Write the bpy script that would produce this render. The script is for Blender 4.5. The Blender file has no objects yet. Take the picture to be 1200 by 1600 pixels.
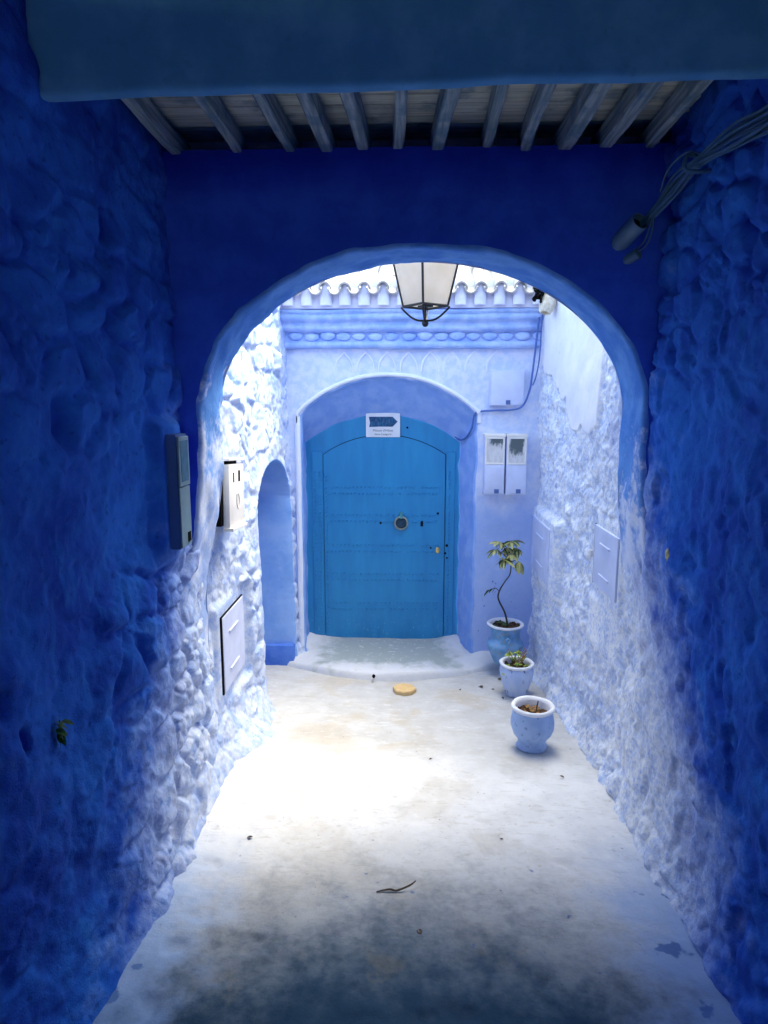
import bpy, bmesh, math, random
import numpy as np
from mathutils import Vector, Matrix, Quaternion

S = bpy.context.scene
COL = S.collection
R = math.radians
random.seed(7)
RNG = np.random.default_rng(11)

# ------------------------------------------------------------------ camera, sky, sun, exposure
cam = bpy.data.cameras.new('camera')
cam.sensor_fit = 'VERTICAL'
cam.sensor_height = 24.0
cam.lens = 24.0 * 1050 / 1600
cam.clip_start = 0.02
cam.clip_end = 500
cam_o = bpy.data.objects.new('camera', cam)
COL.objects.link(cam_o)
cam_o.location = (0, 0, 2.05)
cam_o.rotation_euler = (R(90 - 9.2), 0, R(2.18))
S.camera = cam_o

SUN_AZ, SUN_EL = 30.0, 66.0              # azimuth from +X towards +Y
sv = Vector((math.cos(R(SUN_EL)) * math.cos(R(SUN_AZ)), math.cos(R(SUN_EL)) * math.sin(R(SUN_AZ)), math.sin(R(SUN_EL))))
world = bpy.data.worlds.new('World')
S.world = world
world.use_nodes = True
wn = world.node_tree
bgn = wn.nodes.get('Background') or wn.nodes.new('ShaderNodeBackground')
sky = wn.nodes.new('ShaderNodeTexSky')
sky.sky_type = 'NISHITA'
sky.sun_disc = False
sky.sun_elevation = R(SUN_EL)
sky.sun_rotation = R(90 - SUN_AZ)
wn.links.new(sky.outputs[0], bgn.inputs[0])
bgn.inputs[1].default_value = 0.15
sun = bpy.data.lights.new('sun', 'SUN')
sun.energy = 1.5
sun.angle = R(66)
sun.color = (1.0, 0.96, 0.90)
sun_o = bpy.data.objects.new('sun', sun)
COL.objects.link(sun_o)
sun_o.location = (6, 2, 9)
sun_o.rotation_euler = (-sv).to_track_quat('-Z', 'Y').to_euler()

S.view_settings.view_transform = 'Standard'
S.view_settings.look = 'None'
S.view_settings.gamma = 1.0
S.view_settings.use_curve_mapping = False
S.view_settings.exposure = 3.08
S.view_settings.use_white_balance = True
S.view_settings.white_balance_temperature = 8200
S.view_settings.white_balance_tint = 0
S.render.engine = 'CYCLES'
S.cycles.max_bounces = 14
S.cycles.diffuse_bounces = 12
S.cycles.use_denoising = True
S.cycles.sample_clamp_indirect = 0
try:
    S.cycles.denoiser = 'OPENIMAGEDENOISE'
except Exception:
    pass


# ------------------------------------------------------------------ numpy noise
def _hash(ix, iy, seed):
    n = (ix.astype(np.int64) * 374761393 + iy.astype(np.int64) * 668265263 + seed * 1442695041) & 0xFFFFFFFF
    n = ((n ^ (n >> 13)) * 1274126177) & 0xFFFFFFFF
    n = (n ^ (n >> 16)) & 0xFFFFFFFF
    n = (n * 2246822519) & 0xFFFFFFFF
    return ((n ^ (n >> 15)) & 0xFFFFFF) / float(0xFFFFFF)


def vnoise(x, y, seed=0):
    ix, iy = np.floor(x), np.floor(y)
    fx, fy = x - ix, y - iy
    fx = fx * fx * fx * (fx * (fx * 6 - 15) + 10)
    fy = fy * fy * fy * (fy * (fy * 6 - 15) + 10)
    a, b = _hash(ix, iy, seed), _hash(ix + 1, iy, seed)
    c, d = _hash(ix, iy + 1, seed), _hash(ix + 1, iy + 1, seed)
    return (a + (b - a) * fx) * (1 - fy) + (c + (d - c) * fx) * fy - 0.5


def fbm(x, y, scale, octaves=4, seed=0, gain=0.5):
    t = np.zeros(np.broadcast(x, y).shape)
    amp, fr = 1.0, 1.0 / scale
    for k in range(octaves):
        t = t + amp * vnoise(x * fr + 17.3 * k, y * fr - 9.1 * k, seed + k)
        amp *= gain
        fr *= 2.03
    return t


def sstep(a, b, x):
    t = np.clip((x - a) / (b - a), 0, 1)
    return t * t * (3 - 2 * t)


def cells(x, y, sx, sy, seed):
    """jittered cellular pattern: distance difference F2-F1 (in cell units), cell id pair"""
    gx, gy = x / sx, y / sy
    gx = gx + 0.5 * (np.floor(gy).astype(int) % 2) * 0
    ix, iy = np.floor(gx), np.floor(gy)
    f1 = np.full(gx.shape, 9.0)
    f2 = np.full(gx.shape, 9.0)
    cx = np.zeros(gx.shape)
    cy = np.zeros(gx.shape)
    ox = np.zeros(gx.shape)
    oy = np.zeros(gx.shape)
    for dx in (-1, 0, 1):
        for dy in (-1, 0, 1):
            jx, jy = ix + dx, iy + dy
            px = jx + 0.12 + 0.76 * _hash(jx, jy, seed)
            py = jy + 0.12 + 0.76 * _hash(jx, jy, seed + 5)
            w = 0.18 * _hash(jx, jy, seed + 9)
            d = np.sqrt((gx - px) ** 2 + (gy - py) ** 2) - w
            near = d < f1
            f2 = np.where(near, f1, np.minimum(f2, d))
            cx = np.where(near, jx, cx)
            cy = np.where(near, jy, cy)
            ox = np.where(near, gx - px, ox)
            oy = np.where(near, gy - py, oy)
            f1 = np.where(near, d, f1)
    return f1, f2, cx, cy, ox, oy


# ------------------------------------------------------------------ node materials
class NT:
    def __init__(self, name, rough=0.85, spec=0.3):
        self.m = bpy.data.materials.new(name)
        self.m.use_nodes = True
        self.t = self.m.node_tree
        self.b = self.t.nodes['Principled BSDF']
        self.b.inputs['Roughness'].default_value = rough
        self.b.inputs['Specular IOR Level'].default_value = spec
        g = self.t.nodes.new('ShaderNodeNewGeometry')
        self.pos = g.outputs['Position']
        s = self.n('ShaderNodeSeparateXYZ', {0: self.pos})
        self.x, self.y, self.z = s.outputs[0], s.outputs[1], s.outputs[2]

    def n(self, typ, ins=None, **attrs):
        k = self.t.nodes.new(typ)
        for a, v in attrs.items():
            setattr(k, a, v)
        for i, v in (ins or {}).items():
            if isinstance(v, bpy.types.NodeSocket):
                self.t.links.new(v, k.inputs[i])
            else:
                k.inputs[i].default_value = v
        return k

    def math(self, op, a, b=0.0, c=0.0):
        return self.n('ShaderNodeMath', {0: a, 1: b, 2: c}, operation=op).outputs[0]

    def noise(self, scale, detail=4.0, rough=0.55, vec=None, dist=0.0, stretch=None):
        v = vec or self.pos
        if stretch:
            v = self.n('ShaderNodeMapping', {0: v, 3: stretch}).outputs[0]
        return self.n('ShaderNodeTexNoise', {'Vector': v, 'Scale': scale, 'Detail': detail, 'Roughness': rough, 'Distortion': dist}).outputs[0]

    def ramp(self, v, a, b, smooth=True):
        return self.n('ShaderNodeMapRange', {0: v, 1: a, 2: b, 3: 0.0, 4: 1.0}, interpolation_type='SMOOTHSTEP' if smooth else 'LINEAR').outputs[0]

    def mix(self, f, a, b, blend='MIX'):
        k = self.n('ShaderNodeMix', None, data_type='RGBA', blend_type=blend)
        for i, v in ((0, f), (6, a), (7, b)):
            if isinstance(v, bpy.types.NodeSocket):
                self.t.links.new(v, k.inputs[i])
            elif i == 0:
                k.inputs[i].default_value = v
            else:
                k.inputs[i].default_value = (*v, 1.0)
        return k.outputs[2]

    def color(self, c):
        if isinstance(c, bpy.types.NodeSocket):
            self.t.links.new(c, self.b.inputs['Base Color'])
        else:
            self.b.inputs['Base Color'].default_value = (*c, 1.0)
        return self

    def bump(self, h, strength=0.5, dist=0.004):
        k = self.n('ShaderNodeBump', {'Strength': strength, 'Distance': dist, 'Height': h})
        self.t.links.new(k.outputs[0], self.b.inputs['Normal'])
        return self


def plain(name, c, rough=0.6, metal=0.0, var=0.15, scale=30, bump=0.15, spec=0.4):
    m = NT(name, rough, spec)
    nz = m.noise(scale, 4)
    m.color(m.mix(m.ramp(nz, 0.3, 0.7), tuple(v * (1 - var) for v in c), tuple(min(1, v * (1 + var)) for v in c)))
    m.b.inputs['Metallic'].default_value = metal
    if bump:
        m.bump(m.noise(scale * 6, 3), bump, 0.002)
    return m.m


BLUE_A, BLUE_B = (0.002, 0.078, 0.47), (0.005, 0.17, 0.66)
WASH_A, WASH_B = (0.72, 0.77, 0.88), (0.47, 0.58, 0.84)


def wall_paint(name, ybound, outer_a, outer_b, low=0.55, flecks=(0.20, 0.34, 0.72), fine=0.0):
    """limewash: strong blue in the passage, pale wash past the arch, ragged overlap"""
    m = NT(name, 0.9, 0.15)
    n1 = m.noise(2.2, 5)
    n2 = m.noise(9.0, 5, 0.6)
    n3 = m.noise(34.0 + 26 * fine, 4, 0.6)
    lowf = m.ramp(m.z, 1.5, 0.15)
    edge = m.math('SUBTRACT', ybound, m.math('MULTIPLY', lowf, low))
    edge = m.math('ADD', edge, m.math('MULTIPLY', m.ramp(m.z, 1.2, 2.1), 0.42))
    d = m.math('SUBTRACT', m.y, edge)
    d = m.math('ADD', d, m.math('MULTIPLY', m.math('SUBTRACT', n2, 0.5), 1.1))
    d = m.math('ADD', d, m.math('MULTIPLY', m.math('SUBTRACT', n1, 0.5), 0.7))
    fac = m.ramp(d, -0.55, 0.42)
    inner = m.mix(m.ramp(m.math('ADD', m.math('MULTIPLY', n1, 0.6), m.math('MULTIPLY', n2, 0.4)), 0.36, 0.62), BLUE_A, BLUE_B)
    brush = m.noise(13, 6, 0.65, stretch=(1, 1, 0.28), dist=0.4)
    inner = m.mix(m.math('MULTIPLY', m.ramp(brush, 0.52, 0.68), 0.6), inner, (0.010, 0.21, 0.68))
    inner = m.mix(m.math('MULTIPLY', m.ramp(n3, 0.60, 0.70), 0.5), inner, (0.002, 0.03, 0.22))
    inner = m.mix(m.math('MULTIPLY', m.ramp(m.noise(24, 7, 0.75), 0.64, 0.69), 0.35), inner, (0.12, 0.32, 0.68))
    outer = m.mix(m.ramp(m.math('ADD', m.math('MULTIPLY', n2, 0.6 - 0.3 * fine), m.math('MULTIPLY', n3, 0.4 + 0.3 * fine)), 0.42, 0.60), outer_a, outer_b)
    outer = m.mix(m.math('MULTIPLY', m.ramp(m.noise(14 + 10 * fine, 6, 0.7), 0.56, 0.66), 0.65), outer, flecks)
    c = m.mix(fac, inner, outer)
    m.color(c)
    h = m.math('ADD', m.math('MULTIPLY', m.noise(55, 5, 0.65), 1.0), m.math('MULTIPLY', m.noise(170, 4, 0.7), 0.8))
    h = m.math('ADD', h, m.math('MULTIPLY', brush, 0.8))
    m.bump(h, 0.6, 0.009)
    return m.m


M = {}
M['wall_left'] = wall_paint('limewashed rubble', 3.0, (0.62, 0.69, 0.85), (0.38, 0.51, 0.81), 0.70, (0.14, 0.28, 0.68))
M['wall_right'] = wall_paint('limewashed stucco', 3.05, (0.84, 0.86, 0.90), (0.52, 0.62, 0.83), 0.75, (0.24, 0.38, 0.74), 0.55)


def _facade():
    m = NT('lavender limewash', 0.9, 0.15)
    n1, n2 = m.noise(3.0, 5), m.noise(16, 5, 0.6)
    c = m.mix(m.ramp(n2, 0.4, 0.62), (0.66, 0.71, 0.87), (0.52, 0.62, 0.85))
    low = m.ramp(m.math('ADD', m.z, m.math('MULTIPLY', m.math('SUBTRACT', n1, 0.5), 0.5)), 1.45, 1.15)
    c = m.mix(m.math('MULTIPLY', low, 0.75), c, (0.28, 0.43, 0.80))
    sp = m.math('MULTIPLY', m.ramp(m.noise(30, 2), 0.70, 0.73), m.ramp(m.z, 0.9, 0.7))
    c = m.mix(sp, c, (0.03, 0.10, 0.45))
    m.color(c)
    m.bump(m.math('ADD', m.noise(40, 5, 0.6), m.math('MULTIPLY', m.noise(11, 3), 1.5)), 0.35, 0.008)
    return m.m


M['facade'] = _facade()


def limed(name, a, b, scale=9, bump=0.4):
    m = NT(name, 0.88, 0.2)
    n = m.noise(scale, 6, 0.6)
    c = m.mix(m.ramp(n, 0.38, 0.64), a, b)
    c = m.mix(m.math('MULTIPLY', m.ramp(m.noise(scale * 3, 6, 0.7), 0.6, 0.7), 0.35), c, tuple(v * 0.7 for v in a))
    m.color(c)
    m.bump(m.noise(scale * 5, 5, 0.6), bump, 0.006)
    return m.m


M['cornice'] = limed('cornice blue wash', (0.26, 0.42, 0.80), (0.42, 0.56, 0.86))
M['reveal'] = limed('reveal blue wash', (0.19, 0.36, 0.76), (0.27, 0.44, 0.80))
M['trim'] = limed('pale trim wash', (0.70, 0.75, 0.88), (0.76, 0.79, 0.89))
M['tile'] = limed('whitewashed roof tile', (0.46, 0.44, 0.43), (0.40, 0.385, 0.385))
M['fascia'] = limed('fascia wash', (0.60, 0.62, 0.80), (0.68, 0.68, 0.80))
M['archface'] = limed('deep ultramarine wash', (0.006, 0.070, 0.58), (0.014, 0.105, 0.68), 5)


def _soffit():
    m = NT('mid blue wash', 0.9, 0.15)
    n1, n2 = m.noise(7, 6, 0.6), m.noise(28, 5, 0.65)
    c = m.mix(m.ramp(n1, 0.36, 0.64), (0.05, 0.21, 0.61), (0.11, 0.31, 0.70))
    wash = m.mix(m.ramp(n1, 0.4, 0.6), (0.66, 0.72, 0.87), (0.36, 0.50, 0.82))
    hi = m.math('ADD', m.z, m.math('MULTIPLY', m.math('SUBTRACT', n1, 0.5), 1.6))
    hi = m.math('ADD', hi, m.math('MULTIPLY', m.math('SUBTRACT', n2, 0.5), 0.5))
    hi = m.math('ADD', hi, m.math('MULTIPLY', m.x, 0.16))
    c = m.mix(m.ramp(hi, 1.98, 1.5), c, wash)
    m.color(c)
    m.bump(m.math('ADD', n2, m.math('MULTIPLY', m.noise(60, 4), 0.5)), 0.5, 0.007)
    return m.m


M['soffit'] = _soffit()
M['alcove'] = limed('alcove blue wash with shade', (0.18, 0.37, 0.74), (0.27, 0.45, 0.79), 4)  # blue deepened to carry the shade inside the recess
M['sill'] = limed('threshold blue wash', (0.05, 0.16, 0.58), (0.09, 0.22, 0.64), 8)
M['patch'] = limed('new white plaster', (0.74, 0.75, 0.83), (0.80, 0.80, 0.85), 5, 0.25)
M['beam'] = limed('teal blue beam paint', (0.055, 0.26, 0.50), (0.085, 0.32, 0.57), 6)


def wood(name, a, b, axis):
    m = NT(name, 0.85, 0.2)
    st = [60, 60, 60]
    st[axis] = 3
    n = m.noise(1.0, 5, 0.6, stretch=tuple(st))
    n2 = m.noise(6, 4)
    c = m.mix(m.ramp(n, 0.35, 0.65), a, b)
    c = m.mix(m.math('MULTIPLY', m.ramp(n2, 0.52, 0.66), 0.6), c, (0.05, 0.16, 0.24))
    m.color(c)
    m.bump(n, 0.4, 0.004)
    return m.m


M['joist'] = wood('weathered joist', (0.15, 0.23, 0.26), (0.36, 0.44, 0.46), 1)
M['plank'] = wood('weathered plank', (0.44, 0.48, 0.42), (0.66, 0.69, 0.60), 0)


def _door():
    m = NT('door blue paint', 0.5, 0.4)
    n = m.noise(4, 5, 0.6, stretch=(3, 3, 0.5))
    c = m.mix(m.ramp(n, 0.3, 0.7), (0.002, 0.21, 0.46), (0.004, 0.26, 0.52))
    c = m.mix(m.math('MULTIPLY', m.ramp(m.noise(40, 6, 0.7), 0.62, 0.7), 0.3), c, (0.05, 0.26, 0.50))
    sc_ = m.math('MULTIPLY', m.ramp(m.noise(55, 6, 0.75, stretch=(1, 1, 0.4)), 0.58, 0.68), m.ramp(m.z, 0.42, 0.12))
    c = m.mix(m.math('MULTIPLY', sc_, 0.6), c, (0.28, 0.44, 0.62))
    m.color(c)
    m.bump(m.noise(60, 4, 0.6, stretch=(1, 1, 0.1)), 0.25, 0.003)
    return m.m


M['door'] = _door()


def _floor():
    m = NT('limewashed concrete floor', 0.85, 0.25)
    n1, n2, n3 = m.noise(1.6, 5, 0.6), m.noise(6.5, 6, 0.62), m.noise(28, 5, 0.65)
    c = m.mix(m.ramp(n2, 0.35, 0.65), (0.51, 0.515, 0.525), (0.45, 0.45, 0.455))
    thick = m.ramp(m.math('ADD', m.y, m.math('MULTIPLY', m.math('SUBTRACT', n1, 0.5), 1.2)), 3.9, 3.1)
    c = m.mix(thick, c, m.mix(m.ramp(n2, 0.35, 0.65), (0.74, 0.745, 0.76), (0.66, 0.665, 0.68)))
    beige = m.math('MULTIPLY', m.ramp(m.noise(2.6, 6, 0.6, dist=0.3), 0.49, 0.62), m.ramp(m.math('ABSOLUTE', m.math('ADD', m.x, 0.02)), 0.95, 0.45))
    beige = m.math('MULTIPLY', beige, m.math('SUBTRACT', 1.0, m.math('MULTIPLY', thick, 0.45)))
    c = m.mix(m.math('MULTIPLY', beige, 0.5), c, (0.44, 0.37, 0.28))
    c = m.mix(m.math('MULTIPLY', m.ramp(n3, 0.60, 0.70), 0.35), c, (0.38, 0.35, 0.30))
    grey = m.ramp(m.math('ADD', m.math('MULTIPLY', n2, 0.5), m.math('MULTIPLY', n3, 0.5)), 0.54, 0.66)
    c = m.mix(m.math('MULTIPLY', grey, 0.25), c, (0.38, 0.41, 0.42))
    vor = m.n('ShaderNodeTexVoronoi', {'Vector': m.pos, 'Scale': 16.0}, feature='F1').outputs[0]
    scuff = m.noise(16, 7, 0.72, stretch=(0.6, 2.2, 1), dist=0.5)
    c = m.mix(m.math('MULTIPLY', m.ramp(scuff, 0.54, 0.64), 0.32), c, (0.44, 0.41, 0.36))
    c = m.mix(m.math('MULTIPLY', m.ramp(scuff, 0.44, 0.36), 0.5), c, (0.66, 0.66, 0.665))
    speck = m.math('MULTIPLY', m.ramp(m.math('ADD', vor, m.math('MULTIPLY', n3, 0.25)), 0.21, 0.17), m.ramp(n2, 0.5, 0.56))
    c = m.mix(m.math('MULTIPLY', speck, 0.7), c, (0.33, 0.26, 0.18))
    # bare concrete coloured darker for passage shade, wash brushed out along both walls
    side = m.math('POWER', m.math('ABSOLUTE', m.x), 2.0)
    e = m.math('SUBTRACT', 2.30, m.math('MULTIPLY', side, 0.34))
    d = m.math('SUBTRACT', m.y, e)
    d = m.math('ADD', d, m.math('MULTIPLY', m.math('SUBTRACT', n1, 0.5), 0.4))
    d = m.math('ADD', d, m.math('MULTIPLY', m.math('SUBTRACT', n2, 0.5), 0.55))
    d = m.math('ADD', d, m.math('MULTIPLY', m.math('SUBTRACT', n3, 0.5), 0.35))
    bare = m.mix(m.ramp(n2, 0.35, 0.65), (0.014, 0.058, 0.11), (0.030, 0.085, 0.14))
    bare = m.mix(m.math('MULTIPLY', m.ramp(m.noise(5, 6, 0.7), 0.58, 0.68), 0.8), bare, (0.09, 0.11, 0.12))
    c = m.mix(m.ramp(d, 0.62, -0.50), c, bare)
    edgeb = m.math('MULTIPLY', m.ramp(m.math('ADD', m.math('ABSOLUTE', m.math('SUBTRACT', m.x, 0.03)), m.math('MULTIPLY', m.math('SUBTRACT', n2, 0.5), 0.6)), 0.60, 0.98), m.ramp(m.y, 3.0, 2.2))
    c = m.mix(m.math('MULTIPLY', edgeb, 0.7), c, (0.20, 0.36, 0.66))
    # blue paint splashed off the walls
    sp = m.ramp(m.math('ADD', m.noise(11, 3, 0.5), m.math('MULTIPLY', m.ramp(m.math('ABSOLUTE', m.math('SUBTRACT', m.x, 0.03)), 0.75, 1.05), 0.15)), 0.71, 0.77)
    sp = m.math('MULTIPLY', sp, m.ramp(m.y, 2.75, 2.45))
    c = m.mix(m.math('MULTIPLY', sp, 0.75), c, (0.03, 0.11, 0.33))
    m.color(c)
    h = m.math('ADD', m.math('MULTIPLY', n3, 1.0), m.math('MULTIPLY', m.noise(120, 4), 0.5))
    m.bump(h, 0.45, 0.006)
    return m.m


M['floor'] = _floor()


def _step():
    m = NT('worn step concrete', 0.85, 0.25)
    n2, n3 = m.noise(7, 6, 0.62), m.noise(24, 5, 0.65)
    c = m.mix(m.ramp(n2, 0.36, 0.64), (0.64, 0.65, 0.68), (0.57, 0.59, 0.64))
    ax = m.math('MULTIPLY', m.math('ABSOLUTE', m.math('ADD', m.x, 0.18)), 1.5)
    ay = m.math('MULTIPLY', m.math('ABSOLUTE', m.math('SUBTRACT', m.y, 5.28)), 2.2)
    dd = m.math('MAXIMUM', ax, ay)
    dd = m.math('ADD', dd, m.math('MULTIPLY', m.math('SUBTRACT', n2, 0.5), 1.2))
    c = m.mix(m.ramp(dd, 1.0, 0.55), c, (0.30, 0.35, 0.36))
    c = m.mix(m.math('MULTIPLY', m.ramp(n3, 0.58, 0.66), 0.5), c, (0.62, 0.66, 0.68))
    m.color(c)
    m.bump(n3, 0.4, 0.005)
    return m.m


M['step'] = _step()
M['iron'] = plain('black iron', (0.006, 0.006, 0.007), 0.45, 0.0, 0.2, 20, 0.1)
M['box_paint'] = plain('lavender box paint', (0.56, 0.62, 0.83), 0.6, 0, 0.06, 8)
M['box_white'] = plain('cream plastic', (0.78, 0.75, 0.72), 0.5, 0, 0.05, 8)
M['box_dark'] = plain('grey green box', (0.20, 0.30, 0.33), 0.55, 0, 0.1, 8)
M['box_side'] = plain('blue brushed box side', (0.03, 0.10, 0.30), 0.6, 0, 0.1, 8)
M['black'] = plain('dark gap', (0.003, 0.003, 0.004), 0.9, 0, 0.1, 10, 0, 0.1)
M['latch'] = plain('blue latch', (0.06, 0.13, 0.36), 0.5, 0, 0.1, 10, 0)
M['cable_blue'] = plain('painted cable', (0.06, 0.14, 0.42), 0.6, 0, 0.1, 10, 0)
M['cable_pale'] = plain('pale cable sheath', (0.03, 0.115, 0.23), 0.55, 0, 0.15, 10, 0)
M['pvc'] = plain('pale pipe', (0.08, 0.19, 0.31), 0.45, 0, 0.1, 10, 0)
M['brass'] = plain('brass', (0.75, 0.55, 0.22), 0.3, 1.0, 0.1, 30, 0)
M['bronze'] = plain('verdigris knocker', (0.02, 0.06, 0.10), 0.45, 0.4, 0.3, 60, 0.1)
M['ring'] = plain('worn knocker ring', (0.32, 0.35, 0.30), 0.35, 0.6, 0.2, 60, 0.1)
M['clay'] = limed('broken clay', (0.55, 0.48, 0.38), (0.70, 0.66, 0.58), 30)
M['soil'] = plain('dry brown soil', (0.09, 0.045, 0.028), 0.95, 0, 0.5, 70, 0.8)
M['dryleaf'] = plain('dry leaf', (0.28, 0.15, 0.06), 0.8, 0, 0.4, 60, 0.2)
M['tan'] = limed('sandstone slab', (0.62, 0.42, 0.20), (0.68, 0.49, 0.26), 22)
M['twig'] = plain('twig bark', (0.10, 0.07, 0.045), 0.9, 0, 0.3, 80, 0.3)
M['stem'] = plain('plant stem', (0.035, 0.035, 0.03), 0.8, 0, 0.3, 80, 0.2)
M['moss'] = plain('wall weed', (0.04, 0.11, 0.03), 0.8, 0, 0.4, 80, 0.2)
M['chip'] = plain('bare ochre chip', (0.50, 0.42, 0.22), 0.9, 0, 0.3, 60, 0.4)
M['paper'] = plain('paper scrap', (0.75, 0.74, 0.70), 0.8, 0, 0.1, 40, 0.1)
M['sign_white'] = plain('white enamel', (0.72, 0.73, 0.77), 0.4, 0, 0.04, 15, 0)
M['sign_ink'] = plain('dark print', (0.05, 0.06, 0.09), 0.6, 0, 0.1, 15, 0)


def _arrow():
    m = NT('teal arrow print', 0.5)
    n = m.noise(60, 5, 0.7, stretch=(1.4, 1, 0.8))
    m.color(m.mix(m.ramp(n, 0.42, 0.66), (0.004, 0.05, 0.15), (0.02, 0.16, 0.30)))
    return m.m


M['sign_arrow'] = _arrow()


def _leafmat(name, dark, light, amt):
    m = NT(name, 0.5, 0.4)
    tc = m.n('ShaderNodeTexCoord').outputs['Object']
    sp = m.n('ShaderNodeSeparateXYZ', {0: tc})
    mid = m.math('ABSOLUTE', sp.outputs[1])
    n = m.noise(90, 3, vec=tc)
    f = m.math('ADD', m.math('MULTIPLY', mid, -60.0), n)
    oi = m.n('ShaderNodeObjectInfo').outputs['Random']
    f = m.math('ADD', f, m.math('MULTIPLY', m.math('SUBTRACT', oi, 0.5), 0.7))
    m.color(m.mix(m.math('MULTIPLY', m.ramp(f, -0.25, 0.25), amt), dark, light))
    return m.m


M['leaf'] = _leafmat('variegated leaf', (0.022, 0.06, 0.022), (0.44, 0.43, 0.17), 0.9)
M['leaf2'] = _leafmat('succulent leaf', (0.05, 0.13, 0.03), (0.34, 0.42, 0.06), 1.0)


def _glass():
    m = NT('frosted lantern glass', 0.35, 0.4)
    n = m.noise(9, 4, 0.6)
    c = m.mix(m.ramp(n, 0.3, 0.7), (0.86, 0.80, 0.71), (0.92, 0.87, 0.80))
    m.color(c)
    tr = m.n('ShaderNodeBsdfTranslucent', {0: c})
    mx = m.n('ShaderNodeMixShader', {0: 0.72, 1: m.b.outputs[0], 2: tr.outputs[0]})
    out = [k for k in m.t.nodes if k.type == 'OUTPUT_MATERIAL'][0]
    m.t.links.new(mx.outputs[0], out.inputs[0])
    return m.m


M['glass'] = _glass()


def _pane(name, amt, cx):
    m = NT(name, 0.25, 0.5)
    tc = m.n('ShaderNodeTexCoord').outputs['Object']
    s = m.n('ShaderNodeSeparateXYZ', {0: tc})
    n = m.noise(26, 6, 0.7, vec=tc, stretch=(1.2, 1, 0.55))
    up = m.ramp(m.math('ADD', s.outputs[2], m.math('MULTIPLY', m.math('SUBTRACT', n, 0.5), 0.22)), amt, amt + 0.05)
    sd = m.ramp(m.math('ADD', m.math('ABSOLUTE', m.math('SUBTRACT', s.outputs[0], cx)), m.math('MULTIPLY', m.math('SUBTRACT', n, 0.5), 0.08)), 0.062, 0.042)
    f = m.math('MULTIPLY', up, sd)
    c = m.mix(m.ramp(n, 0.4, 0.6), (0.60, 0.59, 0.60), (0.70, 0.69, 0.72))
    c = m.mix(f, c, (0.09, 0.12, 0.13))
    m.color(c)
    return m.m


M['pane_light'] = _pane('dirty pane with grey smear', 0.02, 0.012)
M['pane_dark'] = _pane('dirty pane with dark smear', -0.045, 0.0)


def _pot(name, a, b, stain, st_amt, stretch=(1, 1, 1), scale=14):
    m = NT(name, 0.6, 0.35)
    n = m.noise(scale, 6, 0.62, stretch=stretch)
    n2 = m.noise(scale * 2.2, 5, 0.65, stretch=stretch)
    c = m.mix(m.ramp(n, 0.36, 0.62), a, b)
    c = m.mix(m.math('MULTIPLY', m.ramp(n2, 0.58, 0.64), st_amt), c, stain)
    m.color(c)
    m.bump(m.noise(50, 5, 0.6), 0.3, 0.004)
    return m.m


M['pot_a'] = _pot('teal blue glazed pot', (0.10, 0.30, 0.52), (0.20, 0.40, 0.66), (0.36, 0.34, 0.24), 0.9)
M['pot_b'] = _pot('flaking pale blue pot', (0.50, 0.60, 0.80), (0.40, 0.52, 0.78), (0.10, 0.07, 0.11), 0.85, (1, 1, 0.35))
M['pot_c'] = _pot('powder blue pot', (0.27, 0.42, 0.72), (0.33, 0.48, 0.76), (0.12, 0.22, 0.48), 0.7)
M['pot_rim'] = limed('whitewashed rim', (0.70, 0.73, 0.82), (0.78, 0.78, 0.82), 20)


# ------------------------------------------------------------------ object helpers
def meta(o, label=None, cat=None, group=None, kind=None):
    if label: o['label'] = label
    if cat: o['category'] = cat
    if group: o['group'] = group
    if kind: o['kind'] = kind
    return o


def link(o, parent=None):
    COL.objects.link(o)
    if parent is not None:
        o.parent = parent
    return o


def empty(name, loc=(0, 0, 0), rot=(0, 0, 0), **k):
    o = bpy.data.objects.new(name, None)
    o.empty_display_size = 0.1
    o.location = loc
    o.rotation_euler = rot
    link(o)
    return meta(o, **k)


def mesh_np(name, v, f, mats, parent=None, normals=None, smooth=True, mi=None, loc=None):
    me = bpy.data.meshes.new(name)
    v = np.asarray(v, dtype=np.float32)
    f = np.asarray(f, dtype=np.int32)
    if loc is not None:
        v = v - np.asarray(loc, dtype=np.float32)
    me.vertices.add(len(v))
    me.vertices.foreach_set('co', v.ravel())
    k = f.shape[1]
    me.loops.add(f.size)
    me.loops.foreach_set('vertex_index', f.ravel())
    me.polygons.add(len(f))
    me.polygons.foreach_set('loop_start', np.arange(0, f.size, k, dtype=np.int32))
    me.polygons.foreach_set('loop_total', np.full(len(f), k, dtype=np.int32))
    me.polygons.foreach_set('use_smooth', np.full(len(f), smooth))
    for m in (mats if isinstance(mats, (list, tuple)) else [mats]):
        me.materials.append(m)
    if mi is not None:
        me.polygons.foreach_set('material_index', np.asarray(mi, dtype=np.int32))
    me.update(calc_edges=True)
    if normals is not None:
        me.normals_split_custom_set_from_vertices(normals.astype(np.float32))
    o = bpy.data.objects.new(name, me)
    if loc is not None:
        o.location = loc
    return link(o, parent)


def mesh_bm(name, bm, mat, parent=None, smooth=False, loc=None, rot=None):
    bmesh.ops.recalc_face_normals(bm, faces=bm.faces[:])
    me = bpy.data.meshes.new(name)
    bm.to_mesh(me)
    bm.free()
    for m in (mat if isinstance(mat, (list, tuple)) else [mat]):
        me.materials.append(m)
    if smooth:
        me.polygons.foreach_set('use_smooth', np.full(len(me.polygons), True))
        if smooth != 'full':
            try:
                me.set_sharp_from_angle(angle=R(38))
            except Exception:
                pass
    o = bpy.data.objects.new(name, me)
    if loc is not None: o.location = loc
    if rot is not None: o.rotation_euler = rot
    return link(o, parent)


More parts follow.
